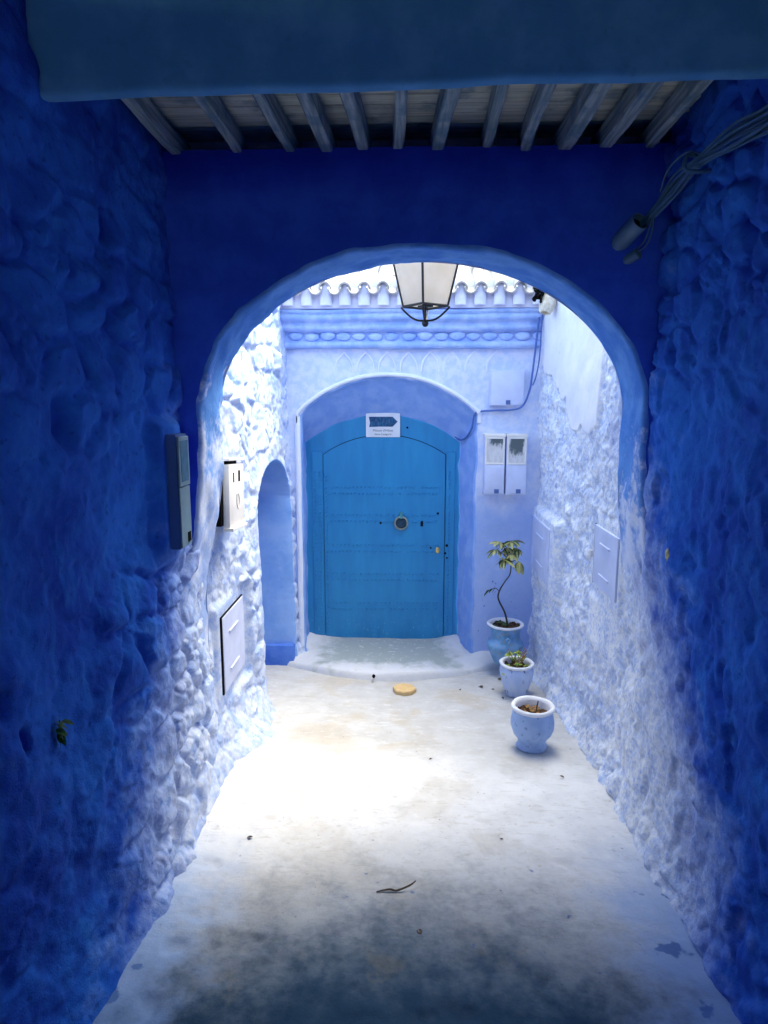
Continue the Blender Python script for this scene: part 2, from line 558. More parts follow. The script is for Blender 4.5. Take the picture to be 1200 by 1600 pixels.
def box_bm(x0, x1, y0, y1, z0, z1, bev=0.0, seg=2, bm=None):
    b = bmesh.new()
    bmesh.ops.create_cube(b, size=1.0)
    for v in b.verts:
        v.co = Vector(((x0 + x1) / 2 + v.co.x * (x1 - x0), (y0 + y1) / 2 + v.co.y * (y1 - y0), (z0 + z1) / 2 + v.co.z * (z1 - z0)))
    if bev:
        bmesh.ops.bevel(b, geom=b.edges[:], offset=bev, segments=seg, affect='EDGES', profile=0.6)
    if bm is None:
        return b
    t = bpy.data.meshes.new('tmp')
    b.to_mesh(t)
    b.free()
    bm.from_mesh(t)
    bpy.data.meshes.remove(t)
    return bm


def tube_bm(pts, rad, sides=8, bm=None, cap=True, smooth_pts=True):
    """tube along a Catmull-Rom path; rad is a number or a list"""
    P = [Vector(p) for p in pts]
    if smooth_pts and len(P) > 2:
        Q, rr = [], []
        rl = rad if isinstance(rad, (list, tuple)) else [rad] * len(P)
        for i in range(len(P) - 1):
            p0, p1, p2, p3 = P[max(i - 1, 0)], P[i], P[i + 1], P[min(i + 2, len(P) - 1)]
            for k in range(6):
                t = k / 6
                Q.append(0.5 * ((2 * p1) + (p2 - p0) * t + (2 * p0 - 5 * p1 + 4 * p2 - p3) * t * t + (3 * p1 - p0 - 3 * p2 + p3) * t ** 3))
                rr.append(rl[i] * (1 - t) + rl[i + 1] * t)
        Q.append(P[-1])
        rr.append(rl[-1])
        P, rad = Q, rr
    elif not isinstance(rad, (list, tuple)):
        rad = [rad] * len(P)
    bm = bm or bmesh.new()
    ref = None
    rings = []
    for i, p in enumerate(P):
        d = (P[min(i + 1, len(P) - 1)] - P[max(i - 1, 0)])
        if d.length < 1e-9:
            d = Vector((0, 0, 1))
        d.normalize()
        if ref is None:
            ref = d.orthogonal().normalized()
        else:
            ref = (ref - d * ref.dot(d))
            ref = ref.normalized() if ref.length > 1e-6 else d.orthogonal().normalized()
        bi = d.cross(ref)
        rings.append([bm.verts.new(p + (ref * math.cos(a) + bi * math.sin(a)) * rad[i]) for a in (2 * math.pi * k / sides for k in range(sides))])
    for a, b in zip(rings, rings[1:]):
        for k in range(sides):
            bm.faces.new((a[k], a[(k + 1) % sides], b[(k + 1) % sides], b[k]))
    if cap:
        bm.faces.new(list(reversed(rings[0])))
        bm.faces.new(rings[-1])
    return bm


def lathe_bm(profile, n=40, wob=0.0, seed=1, bm=None, close=False):
    bm = bm or bmesh.new()
    rings = []
    for j, (r, z) in enumerate(profile):
        ring = []
        for k in range(n):
            a = 2 * math.pi * k / n
            q = r * (1 + wob * float(vnoise(np.array(math.cos(a) * 2 + 7), np.array(math.sin(a) * 2 + z * 9), seed)))
            ring.append(bm.verts.new((q * math.cos(a), q * math.sin(a), z)))
        rings.append(ring)
    for a, b in zip(rings, rings[1:]):
        for k in range(n):
            bm.faces.new((a[k], a[(k + 1) % n], b[(k + 1) % n], b[k]))
    if close:
        bm.faces.new(list(reversed(rings[0])))
        bm.faces.new(rings[-1])
    return bm


def grid_faces(nu, nv, flip=False):
    i = np.arange(nu - 1)[:, None] * nv + np.arange(nv - 1)[None, :]
    q = np.stack([i, i + nv, i + nv + 1, i + 1], -1).reshape(-1, 4)
    return q[:, ::-1] if flip else q


def grid_normals(P):
    du = np.gradient(P, axis=0)
    dv = np.gradient(P, axis=1)
    n = np.cross(du, dv)
    return n / (np.linalg.norm(n, axis=-1, keepdims=True) + 1e-12)


def split_grid(P, labels, flip):
    """P (nu,nv,3), labels (nu-1,nv-1) -> yields (label, verts, faces, normals)"""
    nu, nv = P.shape[:2]
    F = grid_faces(nu, nv, flip)
    N = grid_normals(P).reshape(-1, 3)
    if flip:
        N = -N
    V = P.reshape(-1, 3)
    L = labels.ravel()
    order = np.argsort(L, kind='stable')
    Ls = L[order]
    cuts = np.flatnonzero(np.diff(Ls)) + 1
    for g in np.split(order, cuts):
        f = F[g]
        u, inv = np.unique(f, return_inverse=True)
        yield int(L[g[0]]), V[u], inv.reshape(f.shape), N[u]


# ------------------------------------------------------------------ ground sheet and alley floor
def floor_z(y):
    return 0.057 * np.maximum(4.9 - np.asarray(y, dtype=float), -0.5)


bm = bmesh.new()
bmesh.ops.create_grid(bm, x_segments=8, y_segments=8, size=60)
for v in bm.verts:
    v.co.z = -0.45
meta(mesh_bm('ground', bm, plain('pale ground', (0.40, 0.38, 0.35), 0.9, 0, 0.15, 0.5, 0)), kind='structure')

xs = np.linspace(-1.5, 1.5, 260)
ys = np.concatenate([np.arange(-4.0, 0.8, 0.06), np.arange(0.8, 5.7, 0.0125)])
YY, XX = np.meshgrid(ys, xs, indexing='ij')
ZZ = floor_z(YY) + 0.018 * fbm(XX, YY, 0.7, 4, 3) + 0.006 * fbm(XX, YY, 0.09, 4, 8, 0.6) - 0.012 * sstep(0.30, 0.6, fbm(XX, YY, 0.16, 3, 21)) * (YY < 2.9)
P = np.stack([XX, YY, ZZ], -1)
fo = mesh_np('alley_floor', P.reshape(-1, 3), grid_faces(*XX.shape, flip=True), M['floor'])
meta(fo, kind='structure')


# ------------------------------------------------------------------ side walls of rubble under thick limewash
zs = np.concatenate([np.arange(-0.15, 3.25, 0.0085), np.arange(3.25, 4.45, 0.1)])
ys = np.concatenate([np.arange(-4.0, 0.85, 0.05), np.arange(0.85, 5.36, 0.0085)])
WY, WZ = np.meshgrid(ys, zs, indexing='ij')
FZ = floor_z(WY)


def rubble(seed, mask, sx, sz, amp, thr):
    wx = WY + 0.06 * fbm(WY, WZ, 0.22, 3, seed + 40)
    wz = WZ + 0.06 * fbm(WY, WZ, 0.22, 3, seed + 50)
    f1, f2, cx, cy, ox, oy = cells(wx, wz, sx, sz, seed)
    a = _hash(cx, cy, seed + 77)
    pres = _hash(cx, cy, seed + 78)
    e = f2 - f1
    dome = sstep(0.0, 0.36, e) ** 0.8
    tx, ty = _hash(cx, cy, seed + 81) - 0.5, _hash(cx, cy, seed + 82) - 0.5
    dome = dome * np.clip(0.86 + 0.7 * (ox * tx + oy * ty) - 0.25 * (ox ** 2 + oy ** 2), 0.2, 1.3)
    # keep a stone only where its cell lies in the stony region
    h = amp * (0.35 + 0.65 * a) * dome
    ok = (pres < thr)
    idn = (cx.astype(np.int64) + 500) * 4096 + (cy.astype(np.int64) + 500)
    h = np.where(ok, h, amp * 0.42 * sstep(0.0, 0.30, e))
    return h * mask, np.where(ok & (e > 0.07), idn, 0), h * mask * ok


def build_wall(side, base, hfield, ids, extra_labels, mats, name, label, top, flats, stone_min=0.018):
    """side -1 left, +1 right; hfield pushes the face into the alley"""
    X = base - side * hfield
    for zn, xf in flats:
        X = X * (1 - zn) + xf * zn
    zt = np.minimum(WZ, top)
    P = np.stack([X, WY, zt], -1)
    c = lambda A: A[:-1, :-1]
    lab = c(ids).copy()
    # drop stones that are too small, too flat or outside the stony mask
    u, inv, cnt = np.unique(lab, return_inverse=True, return_counts=True)
    cent = c(hfield)
    mx = np.full(len(u), -1.0)
    np.maximum.at(mx, inv.ravel(), c(ids_height[name]).ravel())
    size_ok = (cnt > 70) & (mx > stone_min) & (u > 0)
    remap = np.where(size_ok, np.arange(len(u)) + 10, 0)
    lab = remap[inv].reshape(lab.shape)
    lab[c(WY) < 1.0] = 0
    for m, val in extra_labels:
        lab = np.where(c(m), val, lab)
    vis = np.unique(lab[lab >= 10])
    flip = side > 0
    root = None
    pending = []
    for L, v, f, n in split_grid(P, lab, not flip):
        if L == 0:
            root = mesh_np(name, v, f, mats[0], None, n)
            meta(root, label, 'wall')
        else:
            pending.append((L, v, f, n))
    for L, v, f, n in pending:
        if L >= 10:
            ce = v.mean(0)
            o = mesh_np('stone', v, f, mats[0], root, n, loc=ce)
        else:
            nm, mt, lb = mats[1][L]
            o = mesh_np(nm, v, f, mt, root, n)
            if lb: o['label'] = lb
    return root, len(vis)


ids_height = {}


def pit(y, z, ry, rz, depth):
    return -depth * np.exp(-(((WY - y) / ry) ** 2 + ((WZ - z) / rz) ** 2) ** 1.5)


def flat_zone(y0, y1, z0, z1, soft=0.05):
    return sstep(y0 - soft, y0, WY) * sstep(y1 + soft, y1, WY) * sstep(z0 - soft, z0, WZ) * sstep(z1 + soft, z1, WZ)


# left wall -----------------------------------------------------------
lean = np.interp(WY, [2.0, 3.0, 3.4, 5.2], [0.045, 0.02, 0.02, 0.01])
baseL = np.interp(WY, [-4, 1.5, 2.0, 2.4, 3.0, 3.4, 5.2], [-1.06, -1.02, -1.0, -1.0, -1.01, -1.05, -0.92]) - lean * (WZ - 0.3)
m_low = sstep(1.9, 2.3, WY) * sstep(1.75, 1.2, WZ) * (1 - 0.6 * sstep(3.7, 4.1, WY))
m_top = sstep(1.2, 1.6, WY) * sstep(3.2, 2.9, WY) * sstep(1.75, 2.0, WZ) * sstep(2.75, 2.5, WZ)
m_out = sstep(3.25, 3.35, WY) * sstep(1.6, 1.8, WZ) * sstep(5.0, 4.8, WY)
maskL = np.clip(m_low + 0.9 * m_top + 0.8 * m_out + 0.5 * sstep(0.8, 1.2, WY), 0, 1)
maskL = maskL * np.clip(0.65 + 1.2 * fbm(WY, WZ, 0.6, 2, 91), 0.15, 1)
hatch_l = flat_zone(3.44, 3.98, 0.40, 0.94)
cab_zone = flat_zone(2.66, 2.86, 1.42, 1.95, 0.06)
boxz = flat_zone(3.34, 3.70, 1.38, 1.80, 0.03)
maskL = maskL * (1 - hatch_l) * (1 - 0.7 * boxz)
st1, id1, hh1 = rubble(3, maskL, 0.24, 0.17, 0.070, 0.82)
st2, _, _ = rubble(19, maskL, 0.085, 0.06, 0.016, 0.8)
hL = st1 + st2 * (id1 == 0) + (0.030 * fbm(WY, WZ, 0.5, 3, 60) + 0.017 * fbm(WY, WZ, 0.13, 3, 61) * (1 - hatch_l)) + 0.008 * fbm(WY, WZ, 0.045, 3, 62) * (1 - 0.8 * hatch_l)
fil = 0.05 + 0.09 * np.exp(-((WY - 3.75) / 0.35) ** 2) + 0.04 * sstep(3.3, 3.6, WY)
hL += fil * np.exp(-np.maximum(WZ - FZ, 0) / 0.12)
hL += pit(1.535, 1.51, 0.022, 0.05, 0.08) + pit(1.665, 1.14, 0.016, 0.03, 0.06) + pit(1.60, 1.27, 0.03, 0.05, 0.03) + pit(2.45, 2.66, 0.05, 0.07, 0.07) + pit(2.05, 2.0, 0.05, 0.08, 0.06)
# alcove doorway
ac_y, ac_w = 4.685, 0.40
rel = np.clip(np.abs(WY - ac_y) / ac_w, 0, 1)
ztop = 1.33 + 0.31 * np.sqrt(1 - rel ** 2) + 0.012 * fbm(WY, WZ, 0.3, 2, 70)
dist = np.minimum(ac_w - np.abs(WY - ac_y) + 0.012 * fbm(WZ, WY, 0.3, 2, 71), ztop - WZ)
ins = sstep(-0.012, 0.05, dist)
hL = hL * (1 - 0.8 * sstep(-0.14, 0.0, dist)) + 0.02 * sstep(-0.14, 0.0, dist)
hL = hL * (1 - 0.85 * ins) - 0.36 * ins
ids_height['stone_wall'] = hh1
idL = np.where(dist > -0.06, 0, id1)
wallL, nL = build_wall(-1, baseL, hL, idL, [(dist > -0.016, 2)],
                       (M['wall_left'], {2: ('alcove', M['alcove'], 'arched doorway recess in mid blue wash with its shade coloured in')}),
                       'stone_wall', 'lumpy rubble wall with an arched doorway recess, blue turning to sunlit white', 3.2, [(hatch_l, -1.028), (cab_zone, -0.985)])
meta(mesh_bm('threshold', box_bm(-1.24, -0.905, 5.035, 5.13, -0.1, 0.16, 0.015), M['sill'], wallL, True), 'deep blue painted block at the foot of the recess')

# right wall ----------------------------------------------------------
baseR = np.interp(WY, [-4, 1.5, 2.4, 3.0, 3.4, 5.2], [1.09, 1.07, 1.07, 1.06, 1.10, 0.985]) + 0.004 * (WZ - 0.3)
outR = sstep(3.2, 3.4, WY)
hatch_a = flat_zone(3.36, 3.84, 0.99, 1.41)
hatch_b = flat_zone(4.44, 5.3, 0.74, 1.24)
sill_zone = flat_zone(3.40, 3.80, 0.72, 1.0, 0.08)
jag = 0.06 * fbm(WY, WZ, 0.09, 3, 82)
pz = np.interp(WY, [3.78, 4.35, 4.5, 5.2], [1.90, 1.86, 2.05, 2.35])
pd = np.minimum(WY - 3.82 + 0.25 * jag, WZ - pz + jag)
pm = sstep(-0.002, 0.016, pd)
maskR = (0.75 * (1 - outR) + 0.30 * outR) * np.clip(0.6 + 1.2 * fbm(WY, WZ, 0.7, 2, 93), 0.1, 1) * sstep(0.7, 1.0, WY)
maskR = np.clip(maskR + 0.6 * sstep(1.9, 2.2, WZ) * (1 - outR), 0, 1)
maskR = maskR * (1 - hatch_a) * (1 - hatch_b) * (1 - pm) * (1 - sill_zone)
st1, id1, hh1 = rubble(31, maskR, 0.19, 0.145, 0.055, 0.72)
st2, _, _ = rubble(47, maskR, 0.07, 0.055, 0.014, 0.7)
calm = (1 - 0.93 * hatch_a) * (1 - 0.93 * hatch_b) * (1 - 0.93 * pm) * (1 - 0.85 * sill_zone)
peb = 0.021 * fbm(WY, WZ, 0.085, 3, 85, 0.6) * outR + 0.010 * np.abs(fbm(WY, WZ, 0.035, 2, 86)) * outR
pits = -0.020 * sstep(0.12, 0.42, fbm(WY, WZ * 0.8, 0.15, 3, 87)) * (1 - outR)
hR = st1 + st2 * (id1 == 0) + 0.026 * fbm(WY, WZ, 0.5, 3, 64) + (0.016 * fbm(WY, WZ, 0.14, 3, 65) + 0.006 * fbm(WY, WZ, 0.045, 3, 66) + peb + pits) * calm
hR += 0.024 * pm + 0.03 * sill_zone
hR += (0.04 + 0.03 * outR) * np.exp(-np.maximum(WZ - FZ, 0) / 0.10)
ids_height['stone_wall.001'] = hh1
wallR, nR = build_wall(1, baseR, hR, id1, [(pm > 0.35, 3)],
                       (M['wall_right'], {3: ('plaster_patch', M['patch'], 'smooth white patch of newer plaster with a torn lower edge')}),
                       'stone_wall.001', 'pitted blue wall in the shade, rough white stucco past the arch', 3.38 + 0.12 * sstep(3.2, 3.5, WY) + 0.05 * fbm(WY, WY * 0, 0.5, 3, 5), [(hatch_a, 1.068), (hatch_b, 0.967)], 0.016)
def surf_x(obj_y, obj_z, base, h, side):
    i, k = int(np.argmin(np.abs(ys - obj_y))), int(np.argmin(np.abs(zs - obj_z)))
    return float(base[i, k] - side * h[i, k])


cy_, cz_ = 2.72, 1.44
bm = bmesh.new()
bmesh.ops.create_icosphere(bm, subdivisions=2, radius=1)
for v in bm.verts:
    q = 1 + 0.7 * float(vnoise(np.array(v.co.y * 2 + 3), np.array(v.co.z * 2 + 5), 6))
    v.co = Vector((v.co.x * 0.008, v.co.y * 0.022 * q, v.co.z * 0.030 * q))
mesh_bm('bare_chip', bm, M['chip'], wallR, 'full', loc=(surf_x(cy_, cz_, baseR, hR, 1) - 0.001, cy_, cz_))['label'] = 'small bare ochre chip in the blue paint'
print('stones', nL, nR)

# ------------------------------------------------------------------ arch wall
def ring_wall(curve, outer, back, y0, y1, mats, name, noise=0.012, rows=10, seg=9, round_=0.03, seed=5):
    """front sheet between an opening curve and an outer outline, plus the soffit going back"""
    curve, outer, back = np.asarray(curve), np.asarray(outer), np.asarray(back)
    n = len(curve)
    V, mi = [], []
    # soffit from the back to the front, rounded nose, then out over the front
    prof = []
    for k in range(seg + 1):
        t = k / seg
        prof.append((back + (curve - back) * t, np.full(n, y1 + (y0 + round_ - y1) * t), 1))
    cen = curve.mean(0)
    dirn = outer - curve
    ln = np.linalg.norm(dirn, axis=1, keepdims=True) + 1e-9
    dirn = dirn / ln
    for a in (30, 60, 90):
        rr = np.minimum(round_, 0.4 * ln)
        prof.append((curve + dirn * rr * (1 - math.cos(R(a))), np.full(n, y0 + round_ * (1 - math.sin(R(a)))), 1))
    st = curve + dirn * np.minimum(round_, 0.4 * ln)
    for k in range(1, rows + 1):
        t = (k / rows) ** 1.3
        prof.append((st + (outer - st) * t, np.full(n, y0), 0))
    A = []
    for (xz, y, m_) in prof:
        A.append(np.stack([xz[:, 0], y, xz[:, 1]], -1))
    A = np.array(A)
    nz = noise * fbm(A[..., 0], A[..., 2] + A[..., 1] * 0.7, 0.35, 4, seed)
    A[..., 1] += nz * (A[..., 1] < y1 - 0.02)
    k = seg + 1
    rad = noise * 1.1 * fbm(A[:k + 3, :, 0] + A[:k + 3, :, 2], A[:k + 3, :, 1] * 1.5 + A[:k + 3, :, 2], 0.16, 3, seed + 3)
    A[:k + 3, :, 0] += rad * dirn[None, :, 0]
    A[:k + 3, :, 2] += rad * dirn[None, :, 1]
    F = grid_faces(A.shape[0], n)
    rowm = np.repeat([1 if i < seg + 3 else 0 for i in range(A.shape[0] - 1)], n - 1)
    return A.reshape(-1, 3), F, rowm


cx, a_, sp, ri = 0.045, 0.98, 2.0, 0.707
cur, out = [], []
for z in np.linspace(-0.05, sp, 60)[:-1]:
    cur.append((cx - a_ - 0.11 * float(sstep(1.75, 1.05, z)), z)); out.append((-1.35, z))
for t in np.linspace(math.pi, 0, 150):
    cur.append((cx + a_ * math.cos(t), sp + ri * math.sin(t)))
    u = 1 - t / math.pi
    if u < 0.2: out.append((-1.35, sp + (3.10 - sp) * u / 0.2))
    elif u > 0.8: out.append((1.35, sp + (3.10 - sp) * (1 - u) / 0.2))
    else: out.append((-1.35 + 2.7 * (u - 0.2) / 0.6, 3.10))
for z in np.linspace(sp, -0.05, 60)[1:]:
    cur.append((cx + a_ + 0.09 * float(sstep(1.7, 0.9, z)), z)); out.append((1.35, z))
V, F, mi = ring_wall(cur, out, cur, 3.0, 3.33, None, 'archway', 0.015, 12, 14, 0.02)
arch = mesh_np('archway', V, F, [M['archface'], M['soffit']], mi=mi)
meta(arch, 'deep blue arched wall spanning the alley beneath the timber ceiling', 'archway')
# rear face and the storey over it
V2, F2, _ = ring_wall(cur, out, cur, 3.33, 3.33, None, 'rear', 0.0, 4, 1, 0.0)
mesh_np('rear_face', V2, F2, M['facade'], arch)
mesh_bm('upper_wall', box_bm(-1.35, 1.35, 3.19, 3.36, 3.09, 3.5), M['facade'], arch)

# ------------------------------------------------------------------ ceiling over the passage
meta(mesh_bm('ceiling', box_bm(-1.45, 1.45, -4.0, 3.188, 3.24, 3.42), M['beam']), kind='structure')
bmb = box_bm(-1.35, 1.35, 2.1, 2.165, 2.945, 3.215, 0.022, 4)
bmesh.ops.subdivide_edges(bmb, edges=[e for e in bmb.edges if abs(e.verts[0].co.x - e.verts[1].co.x) > 1], cuts=60, use_grid_fill=True)
for v in bmb.verts:
    q = np.array(v.co.x)
    v.co.y += 0.010 * float(fbm(q, np.array(v.co.z * 2), 0.3, 3, 2))
    v.co.z += 0.007 * float(fbm(q, np.array(v.co.y), 0.35, 3, 4)) + 0.015 * v.co.x + 0.014
meta(mesh_bm('ceiling_beam', bmb, M['beam'], None, 'full'), 'thick painted beam across the passage in front of the joists', 'beam')

meta(mesh_bm('light_blocker', box_bm(-1.6, 1.6, -4.2, -3.99, -0.3, 2.3), M['archface']), 'low blue panel added unseen behind the viewer to dim the passage', 'wall')  # added out of view to cut the light entering the passage
roof = empty('timber_ceiling', (0, 2.7, 3.092), label='row of weathered joists carrying boards between beam and arch wall', cat='ceiling')
JX = [-0.985, -0.80, -0.63, -0.455, -0.30, -0.135, 0.02, 0.185, 0.345, 0.505, 0.665, 0.83, 0.98]
JX = [-0.99, -0.735, -0.52, -0.36, -0.215, -0.045, 0.125, 0.31, 0.465, 0.635, 0.80, 0.965]
for i, x in enumerate(JX):
    w = random.uniform(0.019, 0.031)
    b = box_bm(-w, w, -0.56, 0.44, 0.0, 0.085, 0.006, 1)
    bmesh.ops.subdivide_edges(b, edges=[e for e in b.edges if abs(e.verts[0].co.y - e.verts[1].co.y) > 0.5], cuts=8, use_grid_fill=True)
    for v in b.verts:
        v.co.x += 0.012 * float(vnoise(np.array(v.co.y * 5 + i * 7), np.array(0.3), 5))
        v.co.z += 0.010 * float(vnoise(np.array(v.co.y * 4 + i * 3), np.array(2.3), 6)) * (v.co.z < 0.04)
    mesh_bm('joist', b, M['joist'], roof, loc=(x, 0, random.uniform(-0.012, 0.004)), rot=(0, 0, random.uniform(-0.05, 0.05)))
y = 2.17
while y < 3.17:
    w = random.uniform(0.085, 0.125)
    b = box_bm(-1.32, 1.32, 0, min(w - 0.006, 3.18 - y), 0, 0.022, 0.003, 1)
    mesh_bm('plank', b, M['plank'], roof, loc=(0, y - 2.7, 0.096 + random.uniform(0, 0.008)), rot=(0, 0, random.uniform(-0.003, 0.003)))
    y += w

# ------------------------------------------------------------------ the house at the end
house = empty('house', (0, 5.2, 0), label='lavender blue house front with arched studded door closing the alley', cat='house')


def house_part(o):
    o.parent = house
    o.location = Vector(o.location) - Vector((0, 5.2, 0))
    return o


def seg_arch(xl, xr, zsp, rise, zb, nj=30, na=70):
    c = []
    for z in np.linspace(zb, zsp, nj)[:-1]: c.append((xl, z))
    w = (xr - xl) / 2
    rad = (w * w + rise * rise) / (2 * rise)
    th = math.asin(min(1, w / rad))
    for t in np.linspace(-th, th, na):
        c.append(((xl + xr) / 2 + rad * math.sin(t), zsp + rise - rad + rad * math.cos(t)))
    for z in np.linspace(zsp, zb, nj)[1:]: c.append((xr, z))
    return c


fc = seg_arch(-0.835, 0.497, 1.955, 0.275, -0.05)
bc = seg_arch(-0.85, 0.405, 1.735, 0.222, -0.05)
oc = []
for i, (x, z) in enumerate(fc):
    n = len(fc)
    if i < 29: oc.append((-1.25, z))
    elif i >= n - 29: oc.append((1.25, z))
    else:
        u = (i - 29) / (n - 58 - 1)
        if u < 0.2: oc.append((-1.25, 1.955 + (2.75 - 1.955) * u / 0.2))
        elif u > 0.8: oc.append((1.25, 1.955 + (2.75 - 1.955) * (1 - u) / 0.2))
        else: oc.append((-1.25 + 2.5 * (u - 0.2) / 0.6, 2.75))
V, F, mi = ring_wall(fc, oc, bc, 5.2, 5.475, None, 'facade', 0.018, 26, 7, 0.02, 15)
house_part(mesh_np('facade', V, F, [M['facade'], M['reveal']], mi=mi))

# raised band round the arch and down the left side
def band(curve, y, w, t, name, mat):
    c = np.asarray(curve)
    d = np.gradient(c, axis=0)
    d /= np.linalg.norm(d, axis=1, keepdims=True)
    nrm = np.stack([-d[:, 1], d[:, 0]], -1)
    b = bmesh.new()
    rows = []
    for p, n in zip(c, nrm):
        wob = 0.004 * float(vnoise(np.array(p[0] * 9), np.array(p[1] * 9), 3))
        r = []
        for s, dy in ((0, 0.02), (0.0, -t * 0.6), (0.3, -t), (0.7, -t), (1.0, -t * 0.6), (1.0, 0.02)):
            q = p + n * (w * s + wob)
            r.append(b.verts.new((q[0], y + dy, q[1])))
        rows.append(r)
    for a, c2 in zip(rows, rows[1:]):
        for k in range(5):
            b.faces.new((a[k], a[k + 1], c2[k + 1], c2[k]))
    return house_part(mesh_bm(name, b, mat, None, True))


arc = [p for p in seg_arch(-0.855, 0.515, 1.965, 0.285, 1.9, 2, 60)]
band(arc, 5.198, 0.03, 0.022, 'arch_moulding', M['trim'])
band([(-0.845, z) for z in np.linspace(0.1, 1.95, 40)], 5.196, 0.04, 0.020, 'door_surround', M['trim'])

# stepped cornice
prof = [(5.21, 2.452), (5.150, 2.455), (5.135, 2.468), (5.135, 2.496), (5.160, 2.506), (5.165, 2.570), (5.130, 2.578), (5.110, 2.590), (5.106, 2.612),
        (5.118, 2.626), (5.110, 2.640), (5.085, 2.650), (5.068, 2.664), (5.068, 2.686), (5.080, 2.697), (5.060, 2.706), (5.055, 2.725), (5.21, 2.728)]
b = bmesh.new()
rows = []
for x in np.linspace(-1.05, 1.08, 70):
    rows.append([b.verts.new((x, y_ + 0.008 * float(vnoise(np.array(x * 6), np.array(z_ * 20), 4)), z_ + 0.010 * float(vnoise(np.array(x * 3), np.array(z_ * 3), 9)))) for y_, z_ in prof])
for a, c in zip(rows, rows[1:]):
    for k in range(len(prof) - 1):
        b.faces.new((a[k], a[k + 1], c[k + 1], c[k]))
house_part(mesh_bm('cornice', b, M['cornice'], None, 'full'))
bd = bmesh.new()
bmesh.ops.create_uvsphere(bd, u_segments=12, v_segments=8, radius=1.0)
for v in bd.verts:
    v.co = Vector((v.co.x * 0.056, v.co.y * 0.019, (v.co.z * (0.024 if v.co.z > 0 else 0.034))))
dent = mesh_bm('dentil', bd, M['cornice'], None, 'full')
COL.objects.unlink(dent)
for i in range(16):
    o = dent.copy()
    link(o, house)
    o.location = (-0.86 + i * 0.121 + random.uniform(-0.006, 0.006), 5.152 - 5.2, 2.545 + random.uniform(-0.004, 0.004))
    o.scale = (random.uniform(0.85, 1.1),) * 3

# blind pointed arches in low relief
def rib(x, full):
    pts = [(x, 5.197, 2.285), (x + 0.004, 5.197, 2.33), (x + 0.018, 5.197, 2.375), (x + 0.052, 5.197, 2.415), (x + 0.075, 5.197, 2.432)]
    b = tube_bm(pts, [0.006, 0.008, 0.009, 0.008, 0.004], 6)
    if full:
        tube_bm([(x + 0.13, 5.197, 2.285), (x + 0.126, 5.197, 2.33), (x + 0.11, 5.197, 2.375), (x + 0.078, 5.197, 2.415), (x + 0.055, 5.197, 2.434)], [0.004, 0.006, 0.007, 0.006, 0.004], 6, b)
    house_part(mesh_bm('relief_rib', b, M['trim'], None, True))


for k in range(8):
    rib(-0.565 + k * 0.163, k < 6)

# eave: fascia, plugged cover tiles and pan tiles in two courses
rf = empty('roof', (0, 0, 0))
rf.parent = house
fb = bmesh.new()
box_bm(-1.05, 1.08, 5.055, 5.25, 2.731, 2.93, 0.004, 1, fb)
o = mesh_bm('fascia', fb, M['fascia'], rf)
o.location = (0, -5.2, 0)
PITCH = R(33)


def tile_bm(r, up, length, taper=0.85, th=0.011):
    b = bmesh.new()
    ns, nl = 12, 6
    g = {}
    for L in range(nl + 1):
        t = L / nl
        k = 1 + (taper - 1) * t
        for layer in (0, 1):
            for s in range(ns + 1):
                a = math.pi * s / ns
                rr = (r - th * layer) * k
                q = Vector((rr * math.cos(a), length * t, rr * math.sin(a) * (1.35 if up else -1.0)))
                g[L, layer, s] = b.verts.new(q)
    for L in range(nl):
        for s in range(ns):
            b.faces.new((g[L, 0, s], g[L, 0, s + 1], g[L + 1, 0, s + 1], g[L + 1, 0, s]))
            b.faces.new((g[L, 1, s], g[L + 1, 1, s], g[L + 1, 1, s + 1], g[L, 1, s + 1]))
        for s in (0, ns):
            b.faces.new((g[L, 0, s], g[L + 1, 0, s], g[L + 1, 1, s], g[L, 1, s]))
    for L in (0, nl):
        for s in range(ns):
            b.faces.new((g[L, 0, s], g[L, 1, s], g[L, 1, s + 1], g[L, 0, s + 1]))
    return b


cov = mesh_bm('cover_tile', tile_bm(0.047, True, 0.36), M['tile'], None, True)
pan = mesh_bm('pan_tile', tile_bm(0.050, False, 0.36, 1.0), M['tile'], None, True)
COL.objects.unlink(cov)
COL.objects.unlink(pan)
SPC = 0.139
for row in range(3):
    yy = 4.965 + row * 0.30 * math.cos(PITCH)
    zz = 2.852 + row * (0.30 * math.sin(PITCH) + 0.004)
    for i in range(16):
        x = -1.03 + i * SPC
        o = cov.copy()
        link(o, rf)
        o.location = (x + random.uniform(-0.004, 0.004), yy - 5.2 + 0.035 + random.uniform(-0.01, 0.01), zz + random.uniform(-0.004, 0.004))
        o.rotation_euler = (PITCH, random.uniform(-0.05, 0.05), random.uniform(-0.02, 0.02))
        o = pan.copy()
        link(o, rf)
        o.location = (x + SPC / 2, yy - 5.2 + random.uniform(-0.008, 0.008), zz + 0.006 + random.uniform(-0.004, 0.004))
        o.rotation_euler = (PITCH, random.uniform(-0.05, 0.05), random.uniform(-0.02, 0.02))
pb = bmesh.new()
ns = 10
for (zz, r) in ((2.731, 0.041), (2.80, 0.040), (2.86, 0.040), (2.888, 0.030), (2.900, 0.004)):
    pass
prof_p = [(0.043, -0.12), (0.042, -0.03), (0.041, 0.012), (0.034, 0.032), (0.018, 0.044), (0.002, 0.047)]
pr = []
for r, z in prof_p:
    pr.append([pb.verts.new((r * math.cos(math.pi * s / ns), -0.5 * r * math.sin(math.pi * s / ns), z)) for s in range(ns + 1)])
for a, c in zip(pr, pr[1:]):
    for s in range(ns):
        pb.faces.new((a[s], a[s + 1], c[s + 1], c[s]))
plug = mesh_bm('mortar_plug', pb, M['fascia'], None, 'full')
COL.objects.unlink(plug)
